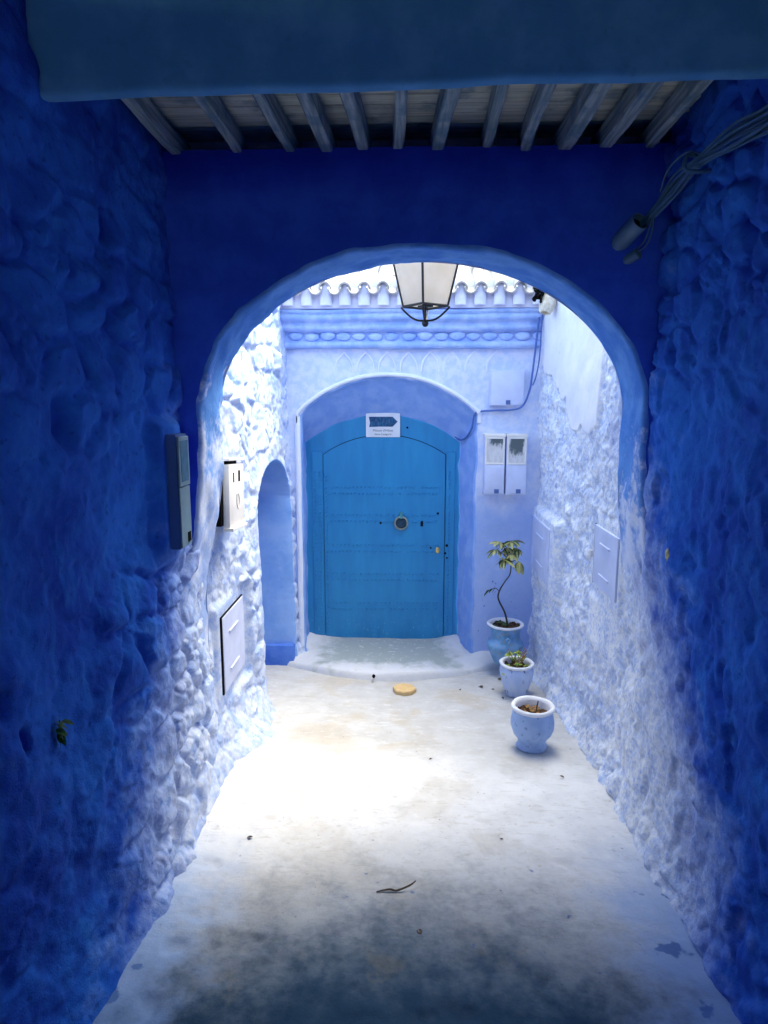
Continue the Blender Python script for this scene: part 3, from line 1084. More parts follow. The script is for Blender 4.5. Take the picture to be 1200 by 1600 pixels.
for i in range(16):
    o = plug.copy()
    link(o, rf)
    o.location = (-1.03 + i * SPC, 5.028 - 5.2, 2.868)
o = mesh_bm('roof_deck', box_bm(-1.15, 1.2, 0, 1.6, -0.10, -0.062), M['fascia'], rf, loc=(0, -0.12, 2.865), rot=(PITCH, 0, 0))

# doorstep, bowed and worn
gx, gy = np.linspace(-1.0, 1.05, 170), np.linspace(4.62, 5.56, 90)
GX, GY = np.meshgrid(gx, gy, indexing='ij')
yf = 4.735 + np.where(GX < -0.2, 0.50, 0.36) * (GX + 0.2) ** 2 + 0.02 * fbm(GX, GY, 0.4, 2, 5)
sfac = sstep(-0.012, 0.030, GY - yf)
top = 0.064 * (1 - 0.55 * sstep(0.30, 0.75, np.abs(GX + 0.2))) + 0.012 * sstep(4.8, 5.45, GY) + 0.010 * fbm(GX, GY, 0.25, 4, 12)
top += sstep(5.25, 5.47, GY) * 0.075 * (sstep(0.30, 0.72, np.abs(GX + 0.22)))
top += sstep(0.62, 0.78, np.abs(GX + 0.18)) * sstep(5.02, 5.17, GY) * 0.04
GZ = (floor_z(GY) - 0.05) * (1 - sfac) + top * sfac
house_part(mesh_np('doorstep', np.stack([GX, GY, GZ], -1).reshape(-1, 3), grid_faces(*GX.shape), M['step']))

# door ---------------------------------------------------------------
def panel(curve, y0, y1, name, mat, parent=None, bev=0.004):
    b = bmesh.new()
    f = b.faces.new([b.verts.new((x, y0, z)) for x, z in curve])
    r = bmesh.ops.extrude_face_region(b, geom=[f])
    for v in r['geom']:
        if isinstance(v, bmesh.types.BMVert): v.co.y = y1
    return mesh_bm(name, b, mat, parent)


def arch_poly(xl, xr, zb, zsp, rise, na=40):
    return [p for p in seg_arch(xl, xr, zsp, rise, zb, 2, na)]


LFX0, LFX1, LFZ = -0.703, 0.290, 0.06
door = panel(arch_poly(-0.88, 0.44, 0.06, 1.78, 0.235), 5.478, 5.53, 'door', M['door'])
house_part(door)
door['label'] = 'cobalt blue arched wooden door with rows of studs'


def door_part(o):
    o.parent = door
    o.location = Vector(o.location) - Vector((0, 5.2, 0)) + Vector((0, 5.2, 0))
    return o


leafc = arch_poly(LFX0, LFX1, LFZ, 1.635, 0.158)
seam = arch_poly(LFX0 - 0.004, LFX1 + 0.005, LFZ, 1.637, 0.161)
door_part(panel(seam, 5.4765, 5.479, 'seam', M['black']))
door_part(panel(leafc, 5.466, 5.479, 'leaf', M['door']))
# frame planks either side
for x0, x1 in ((-0.80, LFX0 - 0.008), (LFX1 + 0.010, 0.372)):
    door_part(mesh_bm('jamb_plank', box_bm(x0, x1, 5.468, 5.480, 0.08, 1.66, 0.003, 1), M['door']))
sb = bmesh.new()


def stud(x, z, y=5.466, r=0.0105):
    v = [sb.verts.new((x + r * math.cos(a), y + 0.001, z + r * math.sin(a))) for a in np.linspace(0, 2 * math.pi, 7)[:-1]]
    w = [sb.verts.new((x + 0.6 * r * math.cos(a), y - 0.0085, z + 0.6 * r * math.sin(a))) for a in np.linspace(0, 2 * math.pi, 7)[:-1]]
    for k in range(6):
        sb.faces.new((v[k], v[(k + 1) % 6], w[(k + 1) % 6], w[k]))
    sb.faces.new(w)


for zb in (0.335, 0.585, 0.83, 1.085, 1.315):
    for dz in (0, 0.052):
        for k in range(27):
            if random.random() < 0.95:
                stud(LFX0 + 0.055 + k * 0.0335 + (0.016 if dz else 0), zb + dz + random.uniform(-0.003, 0.003))
for k in range(42):
    z = 0.14 + k * 0.033
    if z < 1.5:
        for x in (LFX0 - 0.035, LFX0 - 0.075, LFX1 + 0.035, LFX0 + 0.02):
            if random.random() < 0.85: stud(x + random.uniform(-0.002, 0.002), z, 5.468 if x < LFX0 or x > LFX1 else 5.466, 0.0095)
st = door_part(mesh_bm('studs', sb, M['door'], None))
st['kind'] = 'stuff'
# knocker
kb = bmesh.new()
kp = [(-0.066 + 0.052 * math.sin(t), 5.448, 1.075 + 0.052 * math.cos(t)) for t in np.linspace(0, 2 * math.pi, 25)]
tube_bm(kp, 0.008, 8, kb, False, False)
door_part(mesh_bm('knocker_ring', kb, M['ring'], None, True))
kb = lathe_bm([(0.001, 0.012), (0.03, 0.011), (0.052, 0.004), (0.056, 0.0)], 24)
door_part(mesh_bm('knocker_plate', kb, M['bronze'], None, True, loc=(-0.066, 5.465, 1.075), rot=(R(90), 0, 0)))
kb = box_bm(-0.078, -0.054, 5.438, 5.468, 1.112, 1.165, 0.006)
door_part(mesh_bm('knocker_lug', kb, plain('verdigris lug', (0.06, 0.30, 0.32), 0.5, 0.2), None, True))
kb = lathe_bm([(0.001, 0.022), (0.012, 0.022), (0.02, 0.016), (0.02, 0.0)], 16)
lk = door_part(mesh_bm('lock_cylinder', kb, M['brass'], None, True, loc=(0.238, 5.466, 0.848), rot=(R(90), 0, 0)))
lk.scale = (1.0, 1.25, 1)
door_part(mesh_bm('keyhole', box_bm(0.093, 0.115, 5.4635, 5.4668, 1.045, 1.09, 0.001, 1), M['black']))
for (x, z, r) in ((0.235, 1.155, 0.010), (0.18, 0.865, 0.008), (0.312, 0.885, 0.012), (0.30, 0.82, 0.010), (0.315, 0.78, 0.008), (-0.02, 1.855, 0.009), (-0.235, 1.072, 0.010)):
    yq = 5.4655 if LFX0 < x < LFX1 and z < 1.7 else (5.4675 if z < 1.7 else 5.4775)
    door_part(mesh_bm('bolt_hole', lathe_bm([(r, 0.0), (r * 0.6, 0.003), (0.0005, 0.003)], 10), M['black'], None, False, loc=(x, yq, z), rot=(R(90), 0, 0)))


# sign over the door ---------------------------------------------------
def text_part(txt, size, loc, mat, parent):
    cu = bpy.data.curves.new('txt', 'FONT')
    cu.body = txt
    cu.size = size
    cu.align_x = 'CENTER'
    cu.extrude = 0.0004
    to = bpy.data.objects.new('txt', cu)
    COL.objects.link(to)
    dg = bpy.context.evaluated_depsgraph_get()
    me = bpy.data.meshes.new_from_object(to.evaluated_get(dg))
    bpy.data.objects.remove(to)
    me.materials.clear()
    me.materials.append(mat)
    o = bpy.data.objects.new('lettering', me)
    o.location = loc
    o.rotation_euler = (R(90), 0, 0)
    return link(o, parent)


sg = empty('door_sign', (-0.216, 5.462, 1.876), label='small white plate with a teal arrow fixed above the blue door', cat='sign')
mesh_bm('plate', box_bm(-0.138, 0.138, -0.003, 0.004, -0.098, 0.098, 0.002, 1), M['sign_white'], sg)
ar = [(-0.112, -0.016), (-0.105, 0.020), (-0.115, 0.066), (0.078, 0.066), (0.118, 0.027), (0.078, -0.014), (-0.02, -0.013)]
b = bmesh.new()
fa = b.faces.new([b.verts.new((x, -0.0045, z)) for x, z in ar])
ex = bmesh.ops.extrude_face_region(b, geom=[fa])
for v in ex['geom']:
    if isinstance(v, bmesh.types.BMVert): v.co.y = -0.0032
mesh_bm('arrow', b, M['sign_arrow'], sg)
text_part("Maison d'H\u00f4tes", 0.026, (0, -0.0042, -0.052), M['sign_ink'], sg)
text_part("2\u00e8me Cat\u00e9gorie", 0.021, (0, -0.0042, -0.080), M['sign_ink'], sg)


# ------------------------------------------------------------------ meter boxes on the house
def meter(loc, label, pane):
    o = empty('meter_box', loc, label=label, cat='meter box', group='pair of meter boxes by the door')
    mesh_bm('case', box_bm(-0.077, 0.077, -0.085, 0.02, 0, 0.45, 0.006), M['box_paint'], o, True)
    mesh_bm('hood', box_bm(-0.080, 0.080, -0.092, 0.01, 0.440, 0.462, 0.005), M['box_white'], o, True)
    fb = bmesh.new()
    for q in ((-0.073, 0.073, 0.425, 0.4385), (-0.073, 0.073, 0.232, 0.245), (-0.073, -0.060, 0.2455, 0.4245), (0.060, 0.073, 0.2455, 0.4245)):
        box_bm(q[0], q[1], -0.092, -0.083, q[2], q[3], 0.002, 1, fb)
    mesh_bm('window_frame', fb, M['box_white'], o)
    mesh_bm('window_pane', box_bm(-0.059, 0.059, -0.004, 0.0, -0.09, 0.09), pane, o, loc=(0, -0.084, 0.335))
    mesh_bm('cover', box_bm(-0.074, 0.074, -0.096, -0.083, 0.012, 0.228, 0.004), M['box_paint'], o, True)
    mesh_bm('latch', box_bm(0.0, 0.036, -0.100, -0.094, 0.014, 0.046, 0.002, 1), M['latch'], o)
    return o


meter((0.642, 5.185, 1.36), 'left meter box beside the door, pane only lightly smeared', M['pane_light'])
meter((0.806, 5.185, 1.36), 'right meter box beside the door, pane with black smear', M['pane_dark'])
o = empty('junction_cabinet', (0.728, 5.19, 2.03), label='flat square lavender cabinet high above the meter boxes', cat='cabinet')
mesh_bm('body', box_bm(-0.128, 0.128, -0.05, 0.02, 0, 0.26, 0.006), M['box_paint'], o, True)
mesh_bm('door', box_bm(-0.122, 0.122, -0.058, -0.049, 0.006, 0.254, 0.004), M['box_paint'], o, True)
mesh_bm('latch', box_bm(-0.010, 0.024, -0.063, -0.057, 0.010, 0.042, 0.002, 1), M['latch'], o)

# painted supply cable
cb = tube_bm([(0.945, 5.07, 2.80), (0.93, 5.08, 2.62), (0.915, 5.09, 2.42), (0.90, 5.09, 2.26), (0.885, 5.10, 2.14), (0.84, 5.11, 2.03), (0.76, 5.13, 2.00), (0.62, 5.165, 1.995), (0.52, 5.175, 1.985),
              (0.49, 5.19, 1.955), (0.475, 5.22, 1.86), (0.44, 5.33, 1.78), (0.40, 5.44, 1.76), (0.365, 5.47, 1.785)], 0.0075, 8)
o = mesh_bm('supply_cable', cb, M['cable_blue'], None, True)
meta(o, 'thin blue painted cable looping under the square cabinet to the door', 'cable')
mesh_bm('second_strand', tube_bm([(0.955, 5.06, 2.80), (0.95, 5.06, 2.6), (0.945, 5.07, 2.38), (0.925, 5.08, 2.24), (0.905, 5.09, 2.18)], 0.005, 6), M['cable_blue'], o, True)
mesh_bm('clip', box_bm(0.505, 0.535, 5.165, 5.195, 1.975, 2.005, 0.004), M['trim'], o, True)

# broken clay stub with a tangle of wires, high in the corner
o = empty('broken_pipe', (0.93, 4.78, 2.72), label='broken clay pipe stub with black wire tangle high in the corner', cat='pipe')
pb = lathe_bm([(0.034, -0.07), (0.046, -0.05), (0.052, 0.0), (0.050, 0.14), (0.040, 0.14), (0.040, 0.0), (0.028, -0.05), (0.026, -0.065), (0.034, -0.07)], 14, 0.35, 4)
mesh_bm('stub', pb, M['clay'], o, True, rot=(R(-12), R(14), 0))
wb = bmesh.new()
for k in range(9):
    c = Vector((-0.065, -0.015, 0.06))
    pts = [c + Vector((random.uniform(-.035, .035), random.uniform(-.03, .03), random.uniform(-.06, .05))) for _ in range(5)]
    tube_bm([(-0.05, 0.0, 0.16)] + pts, 0.005, 5, wb)
mesh_bm('wire_tangle', wb, M['black'], o, True)


# ------------------------------------------------------------------ boxes and hatches on the side walls
def hatch(name, x, side, y0, y1, z0, z1, label, dark, group, gapw):
    """flush metal hatch in a side wall; dark edges are black strips standing for shaded gaps and a hinge"""
    yc, zc = (y0 + y1) / 2, (z0 + z1) / 2
    o = empty(name, (x, yc, z0), label=label, cat='hatch', group=group)
    s = -side                                           # direction into the alley
    hy, hz = (y1 - y0) / 2, (z1 - z0)

    def bx(nm, a0, a1, b0, b1, c0, c1, mat, bev=0.003):
        xa, xb = sorted((s * a0, s * a1))
        mesh_bm(nm, box_bm(xa, xb, b0, b1, c0, c1, bev, 1), mat, o, True)
    if gapw[0] > 0.004: bx('gap', -0.01, 0.003, -hy, -hy + gapw[0] - 0.001, 0, hz, M['black'], 0)
    if gapw[1] > 0.004: bx('gap', -0.01, 0.004, hy - gapw[1] + 0.001, hy, 0, hz, M['black'], 0)
    if gapw[2] > 0.004: bx('gap', -0.01, 0.003, -hy + gapw[0], hy, hz - gapw[2] + 0.001, hz, M['black'], 0)
    bx('leaf', -0.012, 0.007, -hy + gapw[0], hy - gapw[1], 0.004, hz - gapw[2], M['box_paint'])
    for q in (0.22, 0.72):
        bx('louvre', 0.0065, 0.016, -hy * 0.45, hy * 0.35, hz * q, hz * q + 0.012, M['box_paint'], 0.003)
    return o


hl = hatch('wall_hatch', -1.022, -1, 3.48, 3.95, 0.45, 0.895, 'white painted hatch low in the sunlit left rubble wall, black gap along one side', True, None, (0.016, 0.004, 0.007))
hatch('wall_hatch.001', 1.065, 1, 3.38, 3.82, 1.03, 1.375, 'pale hatch with black hinge edge in the right stucco wall, nearest the arch', True, None, (0.002, 0.012, 0.003))
hatch('wall_hatch.002', 0.962, 1, 4.56, 5.18, 0.79, 1.20, 'pale hatch in the right wall corner behind the potted shrub', True, None, (0.003, 0.003, 0.004))
mesh_bm('hinge', tube_bm([(-0.022, 0.205, 0.15), (-0.022, 0.205, 0.19)], 0.009, 8), M['box_white'], bpy.data.objects['wall_hatch.001'], True)

o = empty('service_box', (-1.01, 3.53, 1.40), (R(-4), 0, 0), label='cream service box tilted on the sunlit left wall behind the arch', cat='box')
mesh_bm('gap_shade', box_bm(-0.03, 0.045, -0.165, 0.16, 0.01, 0.345, 0.004), M['black'], o, True)  # black slab stands in for the deep shadow between box and wall
mesh_bm('lid', box_bm(0.046, 0.082, -0.135, 0.165, 0.0, 0.33, 0.008), M['box_white'], o, True)
mesh_bm('hood', box_bm(-0.02, 0.088, -0.16, 0.175, 0.348, 0.362, 0.005), M['box_white'], o, True)
mesh_bm('lip', box_bm(0.046, 0.10, -0.138, 0.168, -0.018, -0.001, 0.004), M['box_white'], o, True)
mesh_bm('slot', box_bm(0.0815, 0.0832, 0.045, 0.085, 0.235, 0.295), M['black'], o)
mesh_bm('slot', box_bm(0.0815, 0.0832, -0.06, -0.04, 0.235, 0.285), M['black'], o)
eb = tube_bm([(0.0835, 0.04, 0.17), (0.0835, 0.06, 0.13), (0.0835, 0.035, 0.09), (0.0835, 0.005, 0.12), (0.0835, 0.01, 0.17)], 0.003, 6)
mesh_bm('embossed_mark', eb, plain('worn print', (0.5, 0.48, 0.48), 0.6), o, True)

o = empty('meter_cabinet', (-1.0, 2.69, 1.45), label='tall grey green meter cabinet on the shaded left wall before the arch', cat='meter box')
mesh_bm('case', box_bm(-0.04, 0.056, 0.0, 0.13, 0, 0.475, 0.005), M['box_side'], o, True)
mesh_bm('front', box_bm(0.0565, 0.063, 0.003, 0.127, 0.006, 0.255, 0.002, 1), M['box_dark'], o, True)
mesh_bm('window_frame', box_bm(0.0565, 0.066, 0.003, 0.127, 0.26, 0.465, 0.003, 1), M['box_dark'], o, True)
mesh_bm('window_pane', box_bm(0.0662, 0.0675, 0.02, 0.11, 0.28, 0.448), plain('dull pane', (0.10, 0.17, 0.20), 0.25), o)
mesh_bm('latch', box_bm(0.0632, 0.067, 0.075, 0.105, 0.02, 0.06), M['black'], o)

# ------------------------------------------------------------------ lantern
LZ = 2.585
lan = empty('lantern', (0.083, 3.9, LZ), (0, 0, R(38)), label='black iron lantern with frosted panes hanging behind the arch', cat='lantern')
hb, ht, hh = 0.088, 0.150, 0.37
cb_ = [Vector((sx * hb, sy * hb, 0)) for sx, sy in ((-1, -1), (1, -1), (1, 1), (-1, 1))]
ct_ = [Vector((sx * ht, sy * ht, hh)) for sx, sy in ((-1, -1), (1, -1), (1, 1), (-1, 1))]
fb = bmesh.new()
for k in range(4):
    j = (k + 1) % 4
    tube_bm([cb_[k], ct_[k]], 0.007, 6, fb)
    tube_bm([cb_[k], cb_[j]], 0.007, 6, fb)
    tube_bm([ct_[k], ct_[j]], 0.008, 6, fb)
mesh_bm('frame', fb, M['iron'], lan, True)
for k in range(4):
    j = (k + 1) % 4
    b = bmesh.new()
    q = [cb_[k], cb_[j], ct_[j], ct_[k]]
    nn = (q[1] - q[0]).cross(q[3] - q[0]).normalized()
    c = sum(q, Vector()) / 4
    vs = [c + (p - c) * 0.965 for p in q]
    lo = [b.verts.new(v) for v in vs]
    hi = [b.verts.new(v - nn * 0.003) for v in vs]
    b.faces.new(lo)
    b.faces.new(hi[::-1])
    for i in range(4):
        b.faces.new((lo[i], lo[(i + 1) % 4], hi[(i + 1) % 4], hi[i]))
    mesh_bm('pane', b, M['glass'], lan)
b = bmesh.new()
base = [b.verts.new(Vector((v.x * 1.15, v.y * 1.15, hh + 0.01))) for v in ct_]
mid = [b.verts.new(Vector((v.x * 0.5, v.y * 0.5, hh + 0.12))) for v in ct_]
tp = [b.verts.new(Vector((v.x * 0.18, v.y * 0.18, hh + 0.16))) for v in ct_]
for a, c in ((base, mid), (mid, tp)):
    for k in range(4):
        b.faces.new((a[k], a[(k + 1) % 4], c[(k + 1) % 4], c[k]))
b.faces.new(tp)
b.faces.new(base[::-1])
mesh_bm('cap', b, M['iron'], lan)
fz = -0.098
for k in range(4):
    d = cb_[k].normalized()
    p = [d * (hb * 1.414 + 0.012) + Vector((0, 0, -0.004)), d * (hb * 1.414 - 0.004) + Vector((0, 0, -0.022)), d * 0.080 + Vector((0, 0, -0.058)), d * 0.042 + Vector((0, 0, -0.076)), Vector((0, 0, -0.078))]
    mesh_bm('scroll_arm', tube_bm(p, 0.006, 6), M['iron'], lan, True)
mesh_bm('stem', tube_bm([(0, 0, 0.0), (0, 0, -0.09)], 0.006, 6), M['iron'], lan, True)
mesh_bm('bottom_plate', box_bm(-hb * 0.35, hb * 0.35, -hb * 0.35, hb * 0.35, -0.004, 0.004), M['iron'], lan)
fbm_ = bmesh.new()
bmesh.ops.create_uvsphere(fbm_, u_segments=14, v_segments=10, radius=0.019)
mesh_bm('finial', fbm_, M['iron'], lan, True, loc=(0, 0, -0.094))
mesh_bm('bracket', tube_bm([(0, 0, hh + 0.15), (0, 0, hh + 0.30), (-0.10, -0.13, hh + 0.37), (-0.36, -0.46, hh + 0.36)], 0.010, 8), M['iron'], lan, True)

# ------------------------------------------------------------------ cable bundle and conduits under the ceiling
cb = empty('cable_bundle', (1.0, 2.5, 2.85), label='bundle of pale cables strapped along the right wall under the ceiling', cat='cables')
for k in range(12):
    ox, oz = random.uniform(-0.006, 0.030), random.uniform(-0.034, 0.034)
    sag = random.uniform(-0.012, 0.012)
    pts = [(1.0 + ox, 1.80, 2.83 + oz * 1.2), (1.005 + ox, 2.10, 2.85 + oz), (0.995 + ox, 2.30, 2.872 + oz + sag), (0.985 + ox * .5, 2.52, 2.872 + oz * .45), (0.975 + ox, 2.70, 2.855 + oz + sag), (0.965 + ox * .5, 2.84, 2.81 + oz * .6), (0.93 + ox * .5, 2.955, 2.755 + oz * .4)]
    o = mesh_bm('cable', tube_bm(pts, random.uniform(0.0035, 0.006), 6), M['cable_pale'], cb, True)
    o.location = (-1.0, -2.5, -2.85)
for pts in ([(0.985, 2.50, 2.89), (0.96, 2.56, 2.915), (0.945, 2.68, 2.90), (0.955, 2.78, 2.85)], [(0.96, 2.86, 2.79), (0.955, 2.88, 2.74), (0.95, 2.92, 2.70), (0.935, 2.97, 2.68)], [(0.965, 2.86, 2.79), (0.965, 2.88, 2.72), (0.955, 2.92, 2.68), (0.93, 2.97, 2.665)]):
    o = mesh_bm('loose_wire', tube_bm(pts, 0.0035, 6), M['cable_pale'], cb, True)
    o.location = (-1.0, -2.5, -2.85)
o = mesh_bm('strap', tube_bm([(1.03, 2.53, 2.89), (0.955, 2.525, 2.895), (0.95, 2.52, 2.845), (1.03, 2.515, 2.84)], 0.008, 6), M['cable_pale'], cb, True)
o.location = (-1.0, -2.5, -2.85)


def pipe(name, p0, p1, r, label):
    p0, p1 = Vector(p0), Vector(p1)
    L = (p1 - p0).length
    b = lathe_bm([(r * 0.86, L), (r * 0.86, 0), (r, 0), (r, L)], 20)
    o = mesh_bm(name, b, M['pvc'], None, True, loc=p0, rot=(p1 - p0).to_track_quat('Z', 'Y').to_euler())
    mesh_bm('core', lathe_bm([(0.0005, 0.006), (r * 0.86, 0.006)], 20), M['black'], o, loc=(0, 0, 0.02))
    return meta(o, label, 'pipe')


pipe('conduit', (0.925, 2.90, 2.775), (0.855, 3.06, 2.69), 0.038, 'open pale conduit mouth receiving the cable bundle at the arch')
pipe('conduit.001', (0.945, 2.965, 2.665), (0.87, 3.06, 2.62), 0.022, 'smaller conduit stub just beneath the open conduit mouth')

# ------------------------------------------------------------------ pots and plants
def pot(name, loc, prof, rim, soil_z, soil_r, mat, label, seed, lip):
    o = empty(name, loc, label=label, cat='pot', group='blue pots along the right wall')
    mesh_bm('body', lathe_bm(prof, 44, 0.05, seed), mat, o, 'full')
    mesh_bm('rim', lathe_bm(rim, 44, 0.05, seed), M['pot_rim'], o, 'full')
    b = bmesh.new()
    bmesh.ops.create_circle(b, cap_ends=True, segments=32, radius=soil_r)
    bmesh.ops.triangulate(b, faces=b.faces[:])
    bmesh.ops.subdivide_edges(b, edges=b.edges[:], cuts=6, use_grid_fill=True)
    for v in b.verts:
        v.co.z = 0.045 * float(fbm(np.array(v.co.x), np.array(v.co.y), 0.035, 3, seed))
    mesh_bm('soil', b, M['soil'], o, True, loc=(0, 0, soil_z))
    return o


P1 = (0.735, 4.93, 0.088)
h = 0.315
pot('flower_pot', P1, [(0.0, 0), (0.075, 0), (0.085, 0.02), (0.128, 0.115), (0.142, 0.150), (0.130, 0.178), (0.112, 0.195), (0.108, 0.24), (0.118, 0.285), (0.124, 0.297)],
    [(0.1235, 0.296), (0.136, 0.302), (0.139, 0.312), (0.132, 0.318), (0.116, 0.314), (0.108, 0.295), (0.100, 0.23)], h - 0.025, 0.108, M['pot_a'],
    'teal blue pot with a pinched neck holding the tall thin shrub', 3, 0)
lb = tube_bm([(0.0, -0.135, 0.24), (0.014, -0.150, 0.226), (0.0, -0.155, 0.206), (-0.014, -0.150, 0.226), (0.0, -0.135, 0.24)], 0.007, 8)
mesh_bm('lug_ring', lb, M['pot_a'], bpy.data.objects['flower_pot'], True)
P2 = (0.757, 4.50, 0.022)
pot('flower_pot.001', P2, [(0.0, 0), (0.062, 0), (0.070, 0.012), (0.088, 0.06), (0.112, 0.13), (0.120, 0.175), (0.116, 0.205), (0.108, 0.22)],
    [(0.1075, 0.219), (0.118, 0.226), (0.121, 0.238), (0.114, 0.245), (0.098, 0.240), (0.094, 0.225), (0.088, 0.17)], 0.205, 0.093, M['pot_b'],
    'flaking pale blue pot with the low green succulent, middle of the row', 7, 0)
P3 = (0.722, 3.69, 0.068)
pot('flower_pot.002', P3, [(0.0, 0), (0.086, 0), (0.089, 0.012), (0.078, 0.035), (0.080, 0.052), (0.110, 0.092), (0.124, 0.130), (0.125, 0.160), (0.118, 0.200), (0.113, 0.235)],
    [(0.1125, 0.234), (0.122, 0.240), (0.126, 0.252), (0.118, 0.262), (0.103, 0.257), (0.097, 0.24), (0.093, 0.18)], 0.200, 0.097, M['pot_c'],
    'powder blue pot of bare brown soil, nearest the arch', 12, 0)


def leaf_mesh(L, W, mat, droop=0.25, fold=0.15):
    b = bmesh.new()
    n = 6
    rows = []
    for k in range(n + 1):
        t = k / n
        w = W * (math.sin(math.pi * (0.06 + 0.90 * t) ** 0.85)) * (1 if k < n else 0.1)
        z = -droop * L * t * t
        rows.append([b.verts.new((L * t, s * w, z + fold * abs(s) * w)) for s in (-1, -0.5, 0, 0.5, 1)])
    for a, c in zip(rows, rows[1:]):
        for s in range(4):
            b.faces.new((a[s], a[s + 1], c[s + 1], c[s]))
    me = bpy.data.meshes.new('leaf')
    bm_n = b
    bmesh.ops.recalc_face_normals(bm_n, faces=bm_n.faces[:])
    bm_n.to_mesh(me)
    bm_n.free()
    me.materials.append(mat)
    me.polygons.foreach_set('use_smooth', np.full(len(me.polygons), True))
    return me


# thin shrub with umbrella leaf clusters
shrub = empty('potted_shrub', (P1[0], P1[1], P1[2] + 0.29), label='spindly shrub with bent stem and yellow edged leaf clusters', cat='plant')
SX = lambda px: (px - 794) / 1050 * 5.05
SZ = lambda py: (966 - py) / 1050 * 5.0
stem = [(SX(798), 0, SZ(968)), (SX(793), 0.01, SZ(945)), (SX(782), 0.0, SZ(922)), (SX(782.5), -0.01, SZ(908)), (SX(791), 0, SZ(893)), (SX(799), 0.01, SZ(881)), (SX(800), 0, SZ(861))]
mesh_bm('stem', tube_bm(stem, [0.008, 0.007, 0.006, 0.006, 0.005, 0.005, 0.004], 8), M['stem'], shrub, True)
lm = [leaf_mesh(0.074, 0.016, M['leaf'], 0.35), leaf_mesh(0.064, 0.015, M['leaf'], 0.5), leaf_mesh(0.082, 0.017, M['leaf'], 0.2)]
top = Vector(stem[-1])
for (px, py, dy, n, tilt, sc) in ((775, 840, -0.04, 9, 0.1, 1.0), (801, 829, 0.03, 9, 0.05, 1.0), (787, 853, -0.07, 9, 0.1, 1.1), (800, 848, -0.02, 7, 0.2, 0.9), (810, 858, -0.05, 7, 0.6, 1.0), (797, 842, 0.06, 7, 0.1, 1.0), (808, 840, 0.02, 8, 0.3, 0.9), (784, 832, 0.05, 8, 0.1, 0.9)):
    c = Vector((SX(px), dy, SZ(py)))
    mesh_bm('petiole', tube_bm([top, (top + c) / 2 + Vector((0, 0, 0.01)), c], 0.003, 6), M['stem'], shrub, True)
    a0 = random.uniform(0, 6)
    for k in range(n):
        o = bpy.data.objects.new('leaf', random.choice(lm))
        link(o, shrub)
        o.location = c
        o.rotation_euler = (random.uniform(-0.5, 0.5), tilt + random.uniform(-0.15, 0.55), a0 + k * 2 * math.pi / n + random.uniform(-0.2, 0.2))
        o.scale = (sc * random.uniform(1.0, 1.45),) * 3
tw = [Vector(stem[3]), Vector((SX(776), -0.03, SZ(902))), Vector((SX(767), -0.05, SZ(904)))]
mesh_bm('petiole', tube_bm(tw, 0.0028, 6), M['stem'], shrub, True)
lmd = leaf_mesh(0.045, 0.011, M['moss'], 0.4)
for k, (px, py) in enumerate(((764, 907), (766, 904), (771, 902), (776, 901), (778, 905))):
    o = bpy.data.objects.new('leaf', lmd)
    link(o, shrub)
    o.location = (SX(px), -0.04, SZ(py))
    o.rotation_euler = (0.3, 0.6, math.pi + random.uniform(-1.0, 1.0))
for k in range(7):                                      # seedlings at the rim
    o = bpy.data.objects.new('leaf', lmd)
    link(o, shrub)
    o.location = (random.uniform(-0.09, -0.01), random.uniform(-0.02, 0.06), 0.012)
    o.rotation_euler = (0.2, -0.4, random.uniform(0, 6.2))

# low succulent
suc = empty('succulent', (P2[0], P2[1], P2[2] + 0.21), label='low yellow green succulent spilling over the flaking pot', cat='plant')
lm2 = [leaf_mesh(0.034, 0.013, M['leaf2'], 0.3), leaf_mesh(0.026, 0.012, M['leaf2'], 0.1)]
for (cx_, cy_, cz_, n) in ((-0.02, 0.01, 0.045, 10), (0.045, 0.02, 0.05, 9), (0.0, -0.04, 0.03, 9), (-0.065, -0.045, 0.012, 8), (0.02, 0.05, 0.075, 8), (-0.04, 0.06, 0.07, 8), (0.06, -0.03, 0.02, 7), (-0.085, -0.06, -0.03, 6)):
    for k in range(n):
        o = bpy.data.objects.new('leaf', random.choice(lm2))
        link(o, suc)
        o.location = (cx_ + random.uniform(-.008, .008), cy_ + random.uniform(-.008, .008), cz_ + random.uniform(-.008, .008))
        o.rotation_euler = (random.uniform(-0.4, 0.4), random.uniform(-0.7, 0.3), k * 2 * math.pi / n + random.uniform(-.3, .3))
for k in range(12):
    a = random.uniform(0, 6.28)
    e = Vector((0.07 * math.cos(a), 0.07 * math.sin(a), random.uniform(0.05, 0.13)))
    mesh_bm('dry_stalk', tube_bm([Vector((random.uniform(-.04, .04), random.uniform(-.04, .04), -0.01)), e * 0.6, e], 0.0025, 5), M['dryleaf'], suc, True)

# dead twig and leaf litter in the near pot
dead = empty('dead_twig', (P3[0], P3[1], P3[2] + 0.205), label='dead twig and dry leaves on the soil of the powder blue pot', cat='twig')
mesh_bm('stalk', tube_bm([(0.02, -0.01, -0.01), (0.022, 0.0, 0.03), (0.03, 0.005, 0.075)], 0.004, 6), M['twig'], dead, True)
ldry = leaf_mesh(0.040, 0.011, M['dryleaf'], -0.2, 0.5)
for k in range(20):
    o = bpy.data.objects.new('leaf', ldry)
    link(o, dead)
    a, r_ = random.uniform(0, 6.28), random.uniform(0, 0.07)
    o.location = (r_ * math.cos(a), r_ * math.sin(a), 0.012)
    o.rotation_euler = (random.uniform(-.4, .4), random.uniform(-.3, .2), random.uniform(0, 6.28))

# ------------------------------------------------------------------ small things on the floor
def fz(y): return float(floor_z(y))


